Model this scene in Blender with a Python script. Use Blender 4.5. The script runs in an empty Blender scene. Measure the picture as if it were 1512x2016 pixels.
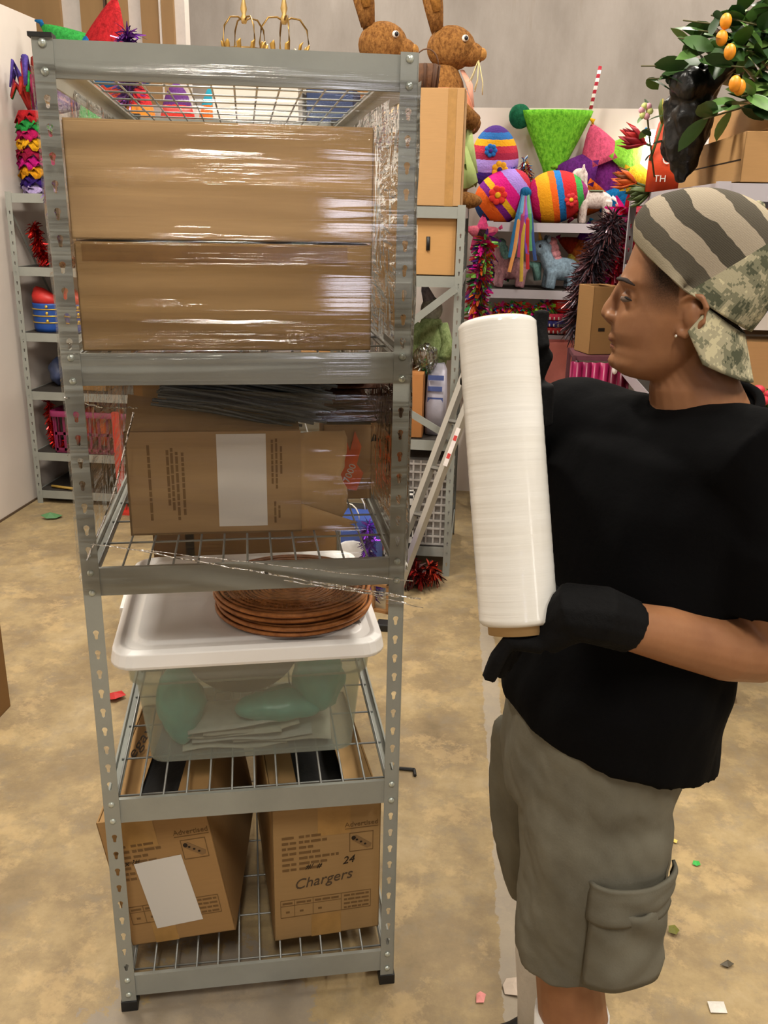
import bpy, bmesh, math, random
from mathutils import Vector, Matrix, noise
R_ = random.Random(7)
PI = math.pi
scn = bpy.context.scene
COL = scn.collection

# ------------------------------------------------------------------ camera
F_PX, PITCH, ROLL, YAW, CAM_H = 1771.6, .3213, .0198, .1066, 1.5953
_cy, _sy = math.cos(YAW), math.sin(YAW)
_fwd = Vector((-_sy*math.cos(PITCH), _cy*math.cos(PITCH), -math.sin(PITCH)))
_r = Vector((_cy, _sy, 0)); _u = _r.cross(_fwd)
CR = math.cos(ROLL)*_r + math.sin(ROLL)*_u
CU = -math.sin(ROLL)*_r + math.cos(ROLL)*_u
CF = _fwd
CAM = Vector((0, 0, CAM_H))
cam = bpy.data.cameras.new('camera'); cam.lens = F_PX/2016*36; cam.sensor_width = 36; cam.clip_start = .02
cam_o = bpy.data.objects.new('camera', cam); COL.objects.link(cam_o)
cam_o.matrix_world = Matrix(((CR.x, CU.x, -CF.x, CAM.x), (CR.y, CU.y, -CF.y, CAM.y), (CR.z, CU.z, -CF.z, CAM.z), (0, 0, 0, 1)))
scn.camera = cam_o
def ray(x, y): return CR*((x-756)/F_PX) - CU*((y-1008)/F_PX) + CF
def at(x, y, Y): d = ray(x, y); return CAM + d*(Y/d.y)
def atx(x, y, X): d = ray(x, y); return CAM + d*(X/d.x)
def atz(x, y, z): d = ray(x, y); return CAM + d*((z-CAM_H)/d.z)
def dep(x, y, D): return CAM + ray(x, y)*D

# ------------------------------------------------------------------ world, light, exposure
w = bpy.data.worlds.new('world'); scn.world = w; w.use_nodes = True
w.node_tree.nodes['Background'].inputs[0].default_value = (1, .96, .9, 1)
w.node_tree.nodes['Background'].inputs[1].default_value = .07
scn.view_settings.view_transform = 'Standard'; scn.view_settings.look = 'None'
scn.view_settings.gamma = 1; scn.view_settings.use_curve_mapping = False
scn.view_settings.exposure = 0.38
def area(name, loc, rot, sx, sy, power, col):
    l = bpy.data.lights.new(name, 'AREA'); l.shape = 'RECTANGLE'; l.size = sx; l.size_y = sy; l.energy = power; l.color = col
    o = bpy.data.objects.new(name, l); COL.objects.link(o); o.location = loc; o.rotation_euler = rot
    return o
CEIL = 4.2
LAMPS = [(.22, -1.1), (2.3, .2), (-1.3, 2.4), (1.3, 2.4), (-1.3, 5.6), (1.3, 5.6)]
for i, (lx, ly) in enumerate(LAMPS):
    area('ceiling_lamp_light', (lx, ly, CEIL-.13), (0, 0, 0), .24, 1.3, (78, 55, 105, 62, 60, 55)[i], (1, .93, .82))
area('window_daylight', (1.95, -3.85, 1.5), (PI/2, 0, 0), .40, 1.2, 5, (.86, .86, 1.0))

# ------------------------------------------------------------------ materials
def lin(h):
    h = h.lstrip('#'); v = [int(h[i:i+2], 16)/255 for i in (0, 2, 4)]
    return tuple(x/12.92 if x <= .04045 else ((x+.055)/1.055)**2.4 for x in v) + (1,)
MC = {}
class NT:
    def __init__(s, name):
        s.m = bpy.data.materials.new(name); s.m.use_nodes = True; s.t = s.m.node_tree; s.p = s.t.nodes['Principled BSDF']; s.out = s.t.nodes['Material Output']
    def n(s, t, **kw):
        k = s.t.nodes.new(t)
        for a, b in kw.items():
            if a.startswith('i_'): k.inputs[a[2:].replace('_', ' ')].default_value = b
            else: setattr(k, a, b)
        return k
    def l(s, a, b): s.t.links.new(a, b)
    def coord(s, scale=(1, 1, 1), kind='Object', rot=(0, 0, 0)):
        c = s.n('ShaderNodeTexCoord'); m = s.n('ShaderNodeMapping'); m.inputs['Scale'].default_value = scale; m.inputs['Rotation'].default_value = rot
        s.l(c.outputs[kind], m.inputs[0]); return m.outputs[0]
    def noise(s, vec, scale, detail=4, rough=.6):
        k = s.n('ShaderNodeTexNoise'); k.inputs['Scale'].default_value = scale; k.inputs['Detail'].default_value = detail; k.inputs['Roughness'].default_value = rough
        s.l(vec, k.inputs['Vector']); return k.outputs[0]
    def ramp(s, fac, stops, interp='LINEAR'):
        k = s.n('ShaderNodeValToRGB'); k.color_ramp.interpolation = interp
        e = k.color_ramp.elements
        while len(e) < len(stops): e.new(.5)
        for a, (p, c) in zip(e, stops): a.position = p; a.color = c if len(c) == 4 else tuple(c)+(1,)
        s.l(fac, k.inputs[0]); return k.outputs[0]
    def mix(s, fac, a, b):
        k = s.n('ShaderNodeMix', data_type='RGBA')
        if isinstance(fac, float): k.inputs[0].default_value = fac
        else: s.l(fac, k.inputs[0])
        for i, v in ((6, a), (7, b)):
            if isinstance(v, tuple): k.inputs[i].default_value = v
            else: s.l(v, k.inputs[i])
        return k.outputs[2]
    def bump(s, h, strength=.3, dist=.01):
        k = s.n('ShaderNodeBump'); k.inputs['Strength'].default_value = strength; k.inputs['Distance'].default_value = dist
        s.l(h, k.inputs['Height']); s.l(k.outputs[0], s.p.inputs['Normal']); return k
    def col(s, v):
        if isinstance(v, tuple): s.p.inputs['Base Color'].default_value = v
        else: s.l(v, s.p.inputs['Base Color'])
    def set(s, rough=.6, metal=0, spec=.5):
        s.p.inputs['Roughness'].default_value = rough; s.p.inputs['Metallic'].default_value = metal; s.p.inputs['Specular IOR Level'].default_value = spec
def mat(hexc, rough=.6, metal=0, var=.12, scale=30, bump=0, bscale=None, stretch=(1, 1, 1), spec=.5):
    key = (hexc, rough, metal, var, scale, bump, bscale, stretch, spec)
    if key in MC: return MC[key]
    t = NT('paint_'+hexc.strip('#')); c = lin(hexc); v = t.coord(stretch)
    n = t.noise(v, scale)
    a = tuple(max(0, x*(1-var)) for x in c[:3])+(1,); b = tuple(min(1, x*(1+var)) for x in c[:3])+(1,)
    t.col(t.ramp(n, [(.3, a), (.7, b)])); t.set(rough, metal, spec)
    if bump: t.bump(t.noise(v, bscale or scale*3), bump, .005)
    MC[key] = t.m; return t.m
def cardboard(hexc='#b08a5c'):
    k = ('card', hexc)
    if k in MC: return MC[k]
    t = NT('cardboard_'+hexc[1:]); c = lin(hexc); v = t.coord((1, 1, 14)); n = t.noise(v, 14, 6); v2 = t.coord(); n2 = t.noise(v2, 5, 3)
    a = tuple(x*.955 for x in c[:3])+(1,); b = tuple(min(1, x*1.03) for x in c[:3])+(1,); d = tuple(x*.88 for x in c[:3])+(1,)
    t.col(t.mix(t.ramp(n2, [(.35, (0,)*3), (.8, (.5,)*3)]), t.ramp(n, [(.3, a), (.7, b)]), d)); t.set(.75, 0, .3); t.bump(n, .08, .002)
    MC[k] = t.m; return t.m
def fuzzy(hexc, hex2=None, scale=60):
    k = ('fz', hexc, hex2, scale)
    if k in MC: return MC[k]
    t = NT('tissue_'+hexc[1:]); c = lin(hexc); e = lin(hex2) if hex2 else tuple(x*.55 for x in c[:3])+(1,)
    v = t.coord((1, 1, .6)); n = t.noise(v, scale, 6, .7); t.col(t.ramp(n, [(.35, e), (.6, c)])); t.set(.9, 0, .15); t.bump(n, .7, .02)
    MC[k] = t.m; return t.m
def bands(name, cols, lo, hi, axis=2, rough=.85, wob=.12):
    k = ('bd', name)
    if k in MC: return MC[k]
    t = NT(name); c = t.n('ShaderNodeTexCoord'); sp = t.n('ShaderNodeSeparateXYZ'); t.l(c.outputs['Object'], sp.inputs[0])
    mr = t.n('ShaderNodeMapRange'); mr.inputs[1].default_value = lo; mr.inputs[2].default_value = hi; t.l(sp.outputs[axis], mr.inputs[0])
    n = t.noise(c.outputs['Object'], 55, 3); ad = t.n('ShaderNodeMath', operation='MULTIPLY_ADD'); ad.inputs[1].default_value = wob; t.l(n, ad.inputs[0]); t.l(mr.outputs[0], ad.inputs[2])
    sb = t.n('ShaderNodeMath', operation='SUBTRACT'); sb.inputs[1].default_value = wob/2; t.l(ad.outputs[0], sb.inputs[0])
    t.col(t.ramp(sb.outputs[0], [(i/len(cols), lin(x)) for i, x in enumerate(cols)], 'CONSTANT')); t.set(rough, 0, .2)
    t.bump(t.noise(c.outputs['Object'], 90, 4), .6, .01); MC[k] = t.m; return t.m
M = {}
def mk_metal():
    t = NT('grey_rack_paint'); v = t.coord((1, 1, 1)); n = t.noise(v, 6, 5); n2 = t.noise(v, 160, 2)
    t.col(t.ramp(n, [(.3, lin('#8b8e88')), (.7, lin('#999c95'))])); t.set(.38, .15, .5); t.bump(n2, .06, .002); M['rack'] = t.m
    t = NT('pale_rack_paint'); t.col(lin('#b9b4bb')); t.set(.45, .1); M['rack_pale'] = t.m
    t = NT('zinc_wire'); t.col(lin('#8d8f8c')); t.set(.45, .6); M['wire'] = t.m
    t = NT('rivet_zinc'); t.col(lin('#c4cdc6')); t.set(.28, .6); M['rivet'] = t.m
    t = NT('black_plastic'); t.col(lin('#141414')); t.set(.5); M['blackp'] = t.m
    t = NT('dark_board'); v = t.coord((1, 1, 1)); t.col(t.ramp(t.noise(v, 30), [(.3, lin('#2b2622')), (.7, lin('#3a332c'))])); t.set(.8); M['board'] = t.m
    t = NT('white_label'); t.col(lin('#cfccc6')); t.set(.5); M['label'] = t.m
    t = NT('black_ink'); t.col(lin('#2b221a')); t.set(.7, 0, .2); M['ink'] = t.m
    t = NT('brown_print'); t.col(lin('#6e5434')); t.set(.8, 0, .2); M['print'] = t.m
    t = NT('packing_tape'); t.col(lin('#b08652')); t.set(.25, 0, .6); M['tape'] = t.m
    t = NT('alu'); t.col(lin('#b4b2ab')); t.set(.35, .8); M['alu'] = t.m
mk_metal()
def film_mat(name, slope, base, scale=(.5, .5, 55), rot=(0, 0, 0), rough=.08, lo=.45, hi=.62):
    """clear film: fine taut ripples (only where the mask noise is high) over flat, mirror-like stretches"""
    t = NT(name); v = t.coord(scale, rot=rot); n = t.noise(v, 1.0, 4, .5)
    mk = t.ramp(t.noise(t.coord((scale[0]*2.4, scale[1]*2.4, scale[2]*.16), rot=rot), 1.0, 2), [(lo, (.06,)*3), (hi, (1,)*3)])
    hm_ = t.n('ShaderNodeMath', operation='MULTIPLY'); t.l(n, hm_.inputs[0]); t.l(mk, hm_.inputs[1])
    g = t.n('ShaderNodeBsdfGlossy'); g.inputs['Roughness'].default_value = rough; g.inputs['Color'].default_value = (1, 1, 1, 1)
    tr = t.n('ShaderNodeBsdfTransparent'); tr.inputs[0].default_value = (.985, .985, .985, 1)
    b = t.n('ShaderNodeBump'); b.inputs['Strength'].default_value = 1; b.inputs['Distance'].default_value = slope/max(scale); t.l(hm_.outputs[0], b.inputs['Height']); t.l(b.outputs[0], g.inputs['Normal'])
    fr = t.n('ShaderNodeFresnel'); fr.inputs[0].default_value = 1.4; t.l(b.outputs[0], fr.inputs['Normal'])
    ad = t.n('ShaderNodeMath', operation='ADD', use_clamp=True); t.l(fr.outputs[0], ad.inputs[0]); ad.inputs[1].default_value = base
    mx = t.n('ShaderNodeMixShader'); t.l(ad.outputs[0], mx.inputs[0]); t.l(tr.outputs[0], mx.inputs[1]); t.l(g.outputs[0], mx.inputs[2]); t.l(mx.outputs[0], t.out.inputs[0])
    return t.m
M['film'] = film_mat('stretch_film', 1.3, .02, (.35, .35, 120), rough=.05)
M['film_side'] = film_mat('stretch_film_side', .8, .01, (1, 6, 45), rot=(.35, 0, 0), lo=.3, hi=.5)
M['film_tail'] = film_mat('stretch_film_tail', 1.5, .05, (.8, .8, 90), rot=(0, .22, 0), rough=.12)
M['film_rope'] = film_mat('stretch_film_rope', 1.0, .45, (20, 20, 20), rough=.2)
M['clearbag'] = film_mat('clear_bag', 1.5, .10, (12, 12, 12), rough=.15)

# ------------------------------------------------------------------ mesh helpers
class B:
    def __init__(s): s.v = []; s.f = []; s.mi = []
    def add(s, vs, fs, mi=0):
        o = len(s.v); s.v += [Vector(x) for x in vs]; s.f += [tuple(i+o for i in q) for q in fs]; s.mi += [mi]*len(fs); return s
    def box(s, c, d, rot=None, mi=0, taper=1.0):
        c = Vector(c); h = Vector(d)/2; vs = []
        for z in (-1, 1):
            k = taper if z > 0 else 1
            for x, y in ((-1, -1), (1, -1), (1, 1), (-1, 1)):
                p = Vector((x*h.x*k, y*h.y*k, z*h.z))
                if rot is not None: p = rot @ p
                vs.append(c+p)
        return s.add(vs, [(3, 2, 1, 0), (4, 5, 6, 7), (0, 1, 5, 4), (1, 2, 6, 5), (2, 3, 7, 6), (3, 0, 4, 7)], mi)
    def span(s, a, b, mi=0):
        a = Vector(a); b = Vector(b); return s.box((a+b)/2, (abs(b.x-a.x), abs(b.y-a.y), abs(b.z-a.z)), None, mi)
    def rings(s, rs, cap=True, mi=0, loop=True):
        n = len(rs[0]); vs = [p for r in rs for p in r]; fs = []
        for i in range(len(rs)-1):
            for j in range(n if loop else n-1):
                k = (j+1) % n; fs.append((i*n+j, i*n+k, (i+1)*n+k, (i+1)*n+j))
        if cap and loop: fs.append(tuple(range(n-1, -1, -1))); fs.append(tuple(range((len(rs)-1)*n, len(rs)*n)))
        return s.add(vs, fs, mi)
    def tube(s, path, rad, n=8, sq=1.0, up=(0, 0, 1), mi=0):
        path = [Vector(p) for p in path]; up = Vector(up); rs = []
        if not hasattr(rad, '__len__'): rad = [rad]*len(path)
        for i, p in enumerate(path):
            t = (path[min(i+1, len(path)-1)]-path[max(i-1, 0)]).normalized()
            a = t.cross(up)
            if a.length < 1e-3: a = t.cross(Vector((1, 0, 0)))
            a.normalize(); b = a.cross(t).normalized(); r = rad[i]
            rs.append([p+a*(r*math.cos(q))+b*(r*sq*math.sin(q)) for q in (2*PI*j/n for j in range(n))])
        return s.rings(rs, True, mi)
    def lathe(s, prof, n=16, c=(0, 0, 0), mi=0, sx=1, sy=1, cap=True):
        c = Vector(c); return s.rings([[c+Vector((r*sx*math.cos(2*PI*j/n), r*sy*math.sin(2*PI*j/n), z)) for j in range(n)] for r, z in prof], cap, mi)
    def ell(s, c, r, n=14, m=8, rot=None, mi=0):
        c = Vector(c); rs = []
        for i in range(m+1):
            a = -PI/2+PI*(i/m if 0 < i < m else (.001 if i == 0 else .999))
            ring = []
            for j in range(n):
                q = 2*PI*j/n; p = Vector((r[0]*math.cos(a)*math.cos(q), r[1]*math.cos(a)*math.sin(q), r[2]*math.sin(a)))
                ring.append(c+(rot @ p if rot is not None else p))
            rs.append(ring)
        return s.rings(rs, True, mi)
    def grid(s, fn, nu, nv, mi=0):
        vs = [fn(i/nu, j/nv) for j in range(nv+1) for i in range(nu+1)]
        return s.add(vs, [(j*(nu+1)+i, j*(nu+1)+i+1, (j+1)*(nu+1)+i+1, (j+1)*(nu+1)+i) for j in range(nv) for i in range(nu)], mi)
    def prism(s, poly, t, axis='y', mi=0):
        # poly in (x,z), extruded symmetrically along y
        n = len(poly); vs = [Vector((x, -t/2, z)) for x, z in poly]+[Vector((x, t/2, z)) for x, z in poly]
        return s.add(vs, [tuple(range(n)), tuple(range(2*n-1, n-1, -1))]+[(i+n, (i+1) % n+n, (i+1) % n, i) for i in range(n)], mi)
    def mesh(s, name, mats, smooth=False):
        me = bpy.data.meshes.new(name); me.from_pydata([tuple(v) for v in s.v], [], s.f)
        for m in (mats if isinstance(mats, (list, tuple)) else [mats]): me.materials.append(m)
        me.polygons.foreach_set('material_index', s.mi)
        if smooth: me.polygons.foreach_set('use_smooth', [True]*len(s.f))
        me.update(); return me
    def obj(s, name, mats, parent=None, smooth=False, bevel=0, solid=0, subd=0, loc=None, rot=None):
        o = bpy.data.objects.new(name, s.mesh(name, mats, smooth)); COL.objects.link(o)
        if parent is not None: o.parent = parent
        if loc is not None: o.location = loc
        if rot is not None: o.rotation_euler = rot
        if solid: m = o.modifiers.new('thickness', 'SOLIDIFY'); m.thickness = solid; m.offset = 0
        if bevel: m = o.modifiers.new('edge', 'BEVEL'); m.width = bevel; m.segments = 2; m.limit_method = 'ANGLE'
        if subd: m = o.modifiers.new('round', 'SUBSURF'); m.levels = subd; m.render_levels = subd
        return o
def tag(o, label, cat, group=None):
    o['label'] = label; o['category'] = cat
    if group: o['group'] = group
    return o
def thing(name, label, cat, loc=(0, 0, 0), rz=0, group=None):
    o = bpy.data.objects.new(name, None); COL.objects.link(o); o.location = loc; o.rotation_euler = (0, 0, rz); o.empty_display_size = .05
    return tag(o, label, cat, group)
def struct(o): o['kind'] = 'structure'; return o
def link_mesh(name, me, parent, loc=(0, 0, 0), rot=(0, 0, 0), sc=None):
    o = bpy.data.objects.new(name, me); COL.objects.link(o); o.parent = parent; o.location = loc; o.rotation_euler = rot
    if sc: o.scale = sc
    return o
def text_mesh(txt, size, material, parent, loc, rot, name='printed_text', shear=0, sx=1, ext=.0004):
    cu = bpy.data.curves.new('t', 'FONT'); cu.body = txt; cu.size = size; cu.extrude = ext; cu.shear = shear; cu.align_x = 'CENTER'; cu.align_y = 'CENTER'; cu.resolution_u = 3
    o = bpy.data.objects.new('t', cu); COL.objects.link(o); dg = bpy.context.evaluated_depsgraph_get()
    me = bpy.data.meshes.new_from_object(o.evaluated_get(dg)); bpy.data.objects.remove(o)
    me.materials.clear(); me.materials.append(material)
    q = bpy.data.objects.new(name, me); COL.objects.link(q); q.parent = parent; q.location = loc; q.rotation_euler = rot; q.scale = (sx, 1, 1)
    return q
def remesh(b, voxel, smooth=2, fac=.5, post=None):
    o = bpy.data.objects.new('tmp', b.mesh('tmp', [])); COL.objects.link(o)
    m = o.modifiers.new('r', 'REMESH'); m.mode = 'VOXEL'; m.voxel_size = voxel
    if smooth: k = o.modifiers.new('s', 'SMOOTH'); k.iterations = smooth; k.factor = fac
    dg = bpy.context.evaluated_depsgraph_get(); me = bpy.data.meshes.new_from_object(o.evaluated_get(dg)); bpy.data.objects.remove(o)
    if post:
        me.update(); nm = [v.normal.copy() for v in me.vertices]
        for v, n in zip(me.vertices, nm): v.co = post(v.co, n)
    me.polygons.foreach_set('use_smooth', [True]*len(me.polygons)); me.update(); return me
def rotz(a): return Matrix.Rotation(a, 3, 'Z')
def nz(p, s, sd=0): return noise.noise(Vector(p)*s+Vector((sd, sd*1.7, sd*.3)))

# ================================================================== SETTING
def floor_mat():
    t = NT('worn_concrete'); v = t.coord((1, 1, 1), 'Object')
    n1 = t.noise(v, 3.4, 10, .72); n2 = t.noise(v, 12, 9, .75); n3 = t.noise(v, 60, 6, .75)
    base = t.ramp(n1, [(.3, lin('#76664c')), (.45, lin('#8a7758')), (.55, lin('#9c8863')), (.7, lin('#ab9876'))])
    spots = t.ramp(n2, [(.5, (0,)*3), (.68, (.8,)*3)]); c1 = t.mix(spots, base, lin('#857863'))
    glue = t.ramp(t.noise(t.coord((1, 1, 1), 'Object', (0, 0, .4)), 6.5, 9, .75), [(.53, (0,)*3), (.6, (.35,)*3)]); c2 = t.mix(glue, c1, lin('#c4a878'))
    # bare grey concrete strip where a partition stood (left of the man) and bare patch under the rack
    sp = t.n('ShaderNodeSeparateXYZ'); t.l(v, sp.inputs[0])
    def math_(op, a, b=None, clamp=False):
        k = t.n('ShaderNodeMath', operation=op, use_clamp=clamp)
        for i, q in enumerate((a, b)):
            if q is None: continue
            if isinstance(q, (int, float)): k.inputs[i].default_value = q
            else: t.l(q, k.inputs[i])
        return k.outputs[0]
    wob = math_('MULTIPLY', math_('SUBTRACT', n2, .5), .05)
    p, q = atz(945, 1250, 0), atz(990, 1990, 0); dx = (q.x-p.x)/(q.y-p.y)
    xx = math_('ADD', math_('SUBTRACT', sp.outputs[0], math_('MULTIPLY_ADD', sp.outputs[1], dx)), wob)
    # MULTIPLY_ADD third socket = intercept
    for k in t.t.nodes:
        if k.type == 'MATH' and k.operation == 'MULTIPLY_ADD': k.inputs[2].default_value = p.x-dx*p.y
    st = math_('MULTIPLY', math_('GREATER_THAN', xx, .0), math_('LESS_THAN', xx, .055))
    st2 = math_('MULTIPLY', st, math_('GREATER_THAN', math_('ADD', n3, .0), .32))
    c3 = t.mix(math_('MULTIPLY', st2, .6), c2, lin('#a39c92'))
    a = atz(450, 2000, 0)
    dd = t.n('ShaderNodeVectorMath', operation='DISTANCE'); dd.inputs[1].default_value = (a.x, a.y-.12, 0); t.l(v, dd.inputs[0])
    pm = math_('LESS_THAN', math_('ADD', dd.outputs['Value'], math_('MULTIPLY', math_('SUBTRACT', n1, .5), 1.1)), .26)
    c4 = t.mix(math_('MULTIPLY', pm, .55), c3, lin('#85807a'))
    t.col(c4); t.set(.55, 0, .4)
    r = t.n('ShaderNodeMapRange'); r.inputs[3].default_value = .38; r.inputs[4].default_value = .75; t.l(n2, r.inputs[0]); t.l(r.outputs[0], t.p.inputs['Roughness'])
    t.bump(n3, .15, .004); return t.m
struct(B().span((-2.6, -4.1, -.1), (4.2, 7.6, 0)).obj('floor', floor_mat()))
WHITE = mat('#d9cfc6', .7, 0, .03, 3)
def concrete():
    t = NT('tilt_up_concrete'); v = t.coord((1, 1, .35)); n = t.noise(v, 2.2, 7, .65); n2 = t.noise(t.coord((3, 3, .3)), 2.5, 4)
    c = t.ramp(n, [(.3, lin('#857d76')), (.55, lin('#9a928b')), (.75, lin('#a59d97'))]); st = t.ramp(n2, [(.62, (0,)*3), (.75, (.45,)*3)])
    t.col(t.mix(st, c, lin('#7a6a58'))); t.set(.85, 0, .2); t.bump(t.noise(t.coord(), 20, 6), .1, .01); return t.m
CONC = concrete()
struct(B().span((-2.62, -4.1, 0), (-2.5, 5.2, 2.55)).obj('wall_left', WHITE))
struct(B().span((-2.6, 5.25, 0), (4.2, 5.35, 2.135)).obj('wall_back', WHITE))
struct(B().span((-2.9, 7.2, 0), (4.2, 7.35, CEIL+.3)).obj('wall_rear', CONC))
struct(B().span((4.1, -4.1, 0), (4.2, -1.75, CEIL+.3)).span((4.1, -1.35, 0), (4.2, 7.4, CEIL+.3)).span((4.1, -1.75, 0), (4.2, -1.35, 1.3)).span((4.1, -1.75, 2.7), (4.2, -1.35, CEIL+.3)).obj('wall_right', CONC))
t2 = NT('added_highlight_glow'); t2.p.inputs['Emission Color'].default_value = (1, .95, .88, 1); t2.p.inputs['Emission Strength'].default_value = 7; t2.col(lin('#d8d4c8'))
w2 = struct(B().span((4.16, -1.75, 1.3), (4.18, -1.35, 2.7)).obj('added_highlight_window', t2.m))  # added glowing window out of view, puts a highlight strip on the film roll
for z_ in (1.3, 1.65, 2.0, 2.35, 2.67): B().span((4.12, -1.75, z_), (4.15, -1.35, z_+.03)).obj('added_window_bar', mat('#8a8a88', .5), w2)
struct(B().span((-3.0, 5.3, 2.13), (-2.85, 7.4, CEIL+.3)).obj('wall_side', CONC))
struct(B().span((-3.0, -4.1, CEIL), (4.2, 7.5, CEIL+.15)).obj('ceiling', mat('#b8b0a6', .9)))
WX0, WX1, WZ0, WZ1 = 1.74, 2.16, .8, 2.12
wf = B().span((-3, -4.1, 0), (WX0, -3.95, CEIL)).span((WX1, -4.1, 0), (4.2, -3.95, CEIL)).span((WX0, -4.1, 0), (WX1, -3.95, WZ0)).span((WX0, -4.1, WZ1), (WX1, -3.95, CEIL))
struct(wf.obj('wall_front', CONC))
tg = NT('daylight_glass'); tg.p.inputs['Emission Color'].default_value = (.86, .86, 1, 1); tg.p.inputs['Emission Strength'].default_value = 6; tg.col(lin('#c8ccd8'))
wn = struct(B().span((WX0, -4.04, WZ0), (WX1, -4.02, WZ1)).obj('window_1', tg.m))
B().span((WX0-.03, -4.0, WZ0-.03), (WX0+.01, -3.94, WZ1+.03)).span((WX1-.01, -4.0, WZ0-.03), (WX1+.03, -3.94, WZ1+.03)).span((WX0, -4.0, WZ0-.03), (WX1, -3.94, WZ0+.01)).span((WX0, -4.0, WZ1-.01), (WX1, -3.94, WZ1+.03)).obj('window_frame', mat('#8a8a88', .5), wn)
struct(B().span((-2.5, 4.3, 0), (-2.495, 5.2, .012)).span((-2.5, 1.0, 0), (-2.494, 4.3, .012)).obj('baseboard_left', mat('#5d4a38', .8)))
# framed upper wall with kraft insulation between white studs (top left)
kr = mat('#97764c', .7, 0, .12, 6, .1, 30, (1, 1, .2)); stud = mat('#cdc4bc', .7, 0, .04)
pw = struct(B().span((-2.9, 5.42, 2.1), (at(362, 40, 5.4).x, 5.5, CEIL)).obj('wall_upper_left', stud))
def xat(px): return at(px, 40, 5.42).x
for a, b in ((2, 124), (163, 209), (216, 254), (281, 317), (321, 345)):
    B().span((xat(a), 5.395, 2.1), (xat(b), 5.42, CEIL-.02)).obj('kraft_panel', kr, pw)
B().span((xat(317.5), 5.385, 2.1), (xat(320.5), 5.42, CEIL-.02)).obj('stud', stud, pw)
B().span((xat(210), 5.385, 2.1), (xat(213), 5.42, CEIL-.02)).obj('stud', mat('#4a3a2a', .7), pw)
for i, (lx, ly) in enumerate(LAMPS):
    t = thing('ceiling_light', 'long ceiling light fixture at the %s' % ('left end of the front row', 'right end of the front row', 'left of the middle row', 'right of the middle row', 'left of the rear row', 'right of the rear row')[i], 'light', (lx, ly, CEIL), 0, 'ceiling strip lights')
    B().span((-.14, -.7, -.06), (.14, .7, 0)).obj('housing', mat('#d8d8d4', .5), t)
    e = NT('tube_glow'); e.p.inputs['Emission Color'].default_value = (1, .93, .82, 1); e.p.inputs['Emission Strength'].default_value = 12
    for s in (-.06, .06): B().tube([(s, -.64, -.085), (s, .64, -.085)], .016, 8).obj('tube', e.m, t, True)

# ================================================================== RACKS
def post_mesh(H, wd, pitch, holes, sx=1, kr_=.0052, name='post'):
    """angle post: front flange in XZ plane (x 0..wd*sx) with keyholes, side flange along +y"""
    b = B(); zc = 0; xc = wd/2
    K = []
    for i in range(9): a = PI*1.25-PI*1.5*i/8; K.append((kr_*math.cos(a), .004+kr_*math.sin(a)))
    K += [(kr_*.55, -.004), (kr_*.55, -.008), (0, -.0102), (-kr_*.55, -.008), (-kr_*.55, -.004)]
    n = len(K); zprev = 0
    def strip(z0, z1):
        if z1-z0 > 1e-4: b.add([(0, 0, z0), (wd*sx, 0, z0), (wd*sx, 0, z1), (0, 0, z1)], [(0, 1, 2, 3)])
    for z in holes:
        z0, z1 = z-.016, z+.016
        strip(zprev, z0); zprev = z1
        ang = [math.atan2(q[1], q[0]) for q in K]; O2 = []
        for k, (x, y) in enumerate(K):
            d = math.hypot(x, y) or 1e-6; ux, uy = x/d, y/d
            s = min((wd/2)/abs(ux) if abs(ux) > 1e-6 else 9, .016/abs(uy) if abs(uy) > 1e-6 else 9); O2.append([ux*s, uy*s])
        for cx, cyy in ((1, 1), (1, -1), (-1, 1), (-1, -1)):
            j = min(range(n), key=lambda q: (O2[q][0]-cx*wd/2)**2+(O2[q][1]-cyy*.016)**2); O2[j] = [cx*wd/2, cyy*.016]
        vs = [((xc+x)*sx, 0, z+y) for x, y in O2]+[((xc+x)*sx, 0, z+y) for x, y in K]
        b.add(vs, [(i, (i+1) % n, (i+1) % n+n, i+n) for i in range(n)])
    strip(zprev, H)
    b.add([(0, 0, 0), (0, wd, 0), (0, wd, H), (0, 0, H)], [(0, 1, 2, 3)])
    me = b.mesh(name, M['rack']); q = bmesh.new(); q.from_mesh(me); bmesh.ops.remove_doubles(q, verts=q.verts, dist=1e-5); q.to_mesh(me); q.free(); return me
def rivet_mesh():
    return B().lathe([(.0062, 0), (.0062, .002), (.0045, .0042), (.001, .005)], 12).mesh('rivet', M['rivet'], True)
RIV = rivet_mesh()
RW, RD, RH, RYAW = .572, 1.2, 1.83, .2596
RO = Vector((-.6767, 1.3893, 0))
REX = Vector((math.cos(RYAW), math.sin(RYAW), 0)); REY = Vector((-math.sin(RYAW), math.cos(RYAW), 0))
def rw(u, v, z): return RO+REX*u+REY*v+Vector((0, 0, z))
LV = [1.8265, 1.369, .9945, .5160, .0870]
BH = .052
rack = thing('storage_rack', 'tall grey metal storage rack half wrapped in clear film in the foreground', 'storage rack', RO, RYAW)
zs = []
z = .075
while z < RH-.03:
    if not (.885 < z < .938) and all(not (l-BH-.012 < z < l+.008) for l in LV): zs.append(z)
    z += .0397
PM = post_mesh(RH, .029, .0397, zs); PM2 = post_mesh(RH, .029, .0397, zs, -1)
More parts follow.
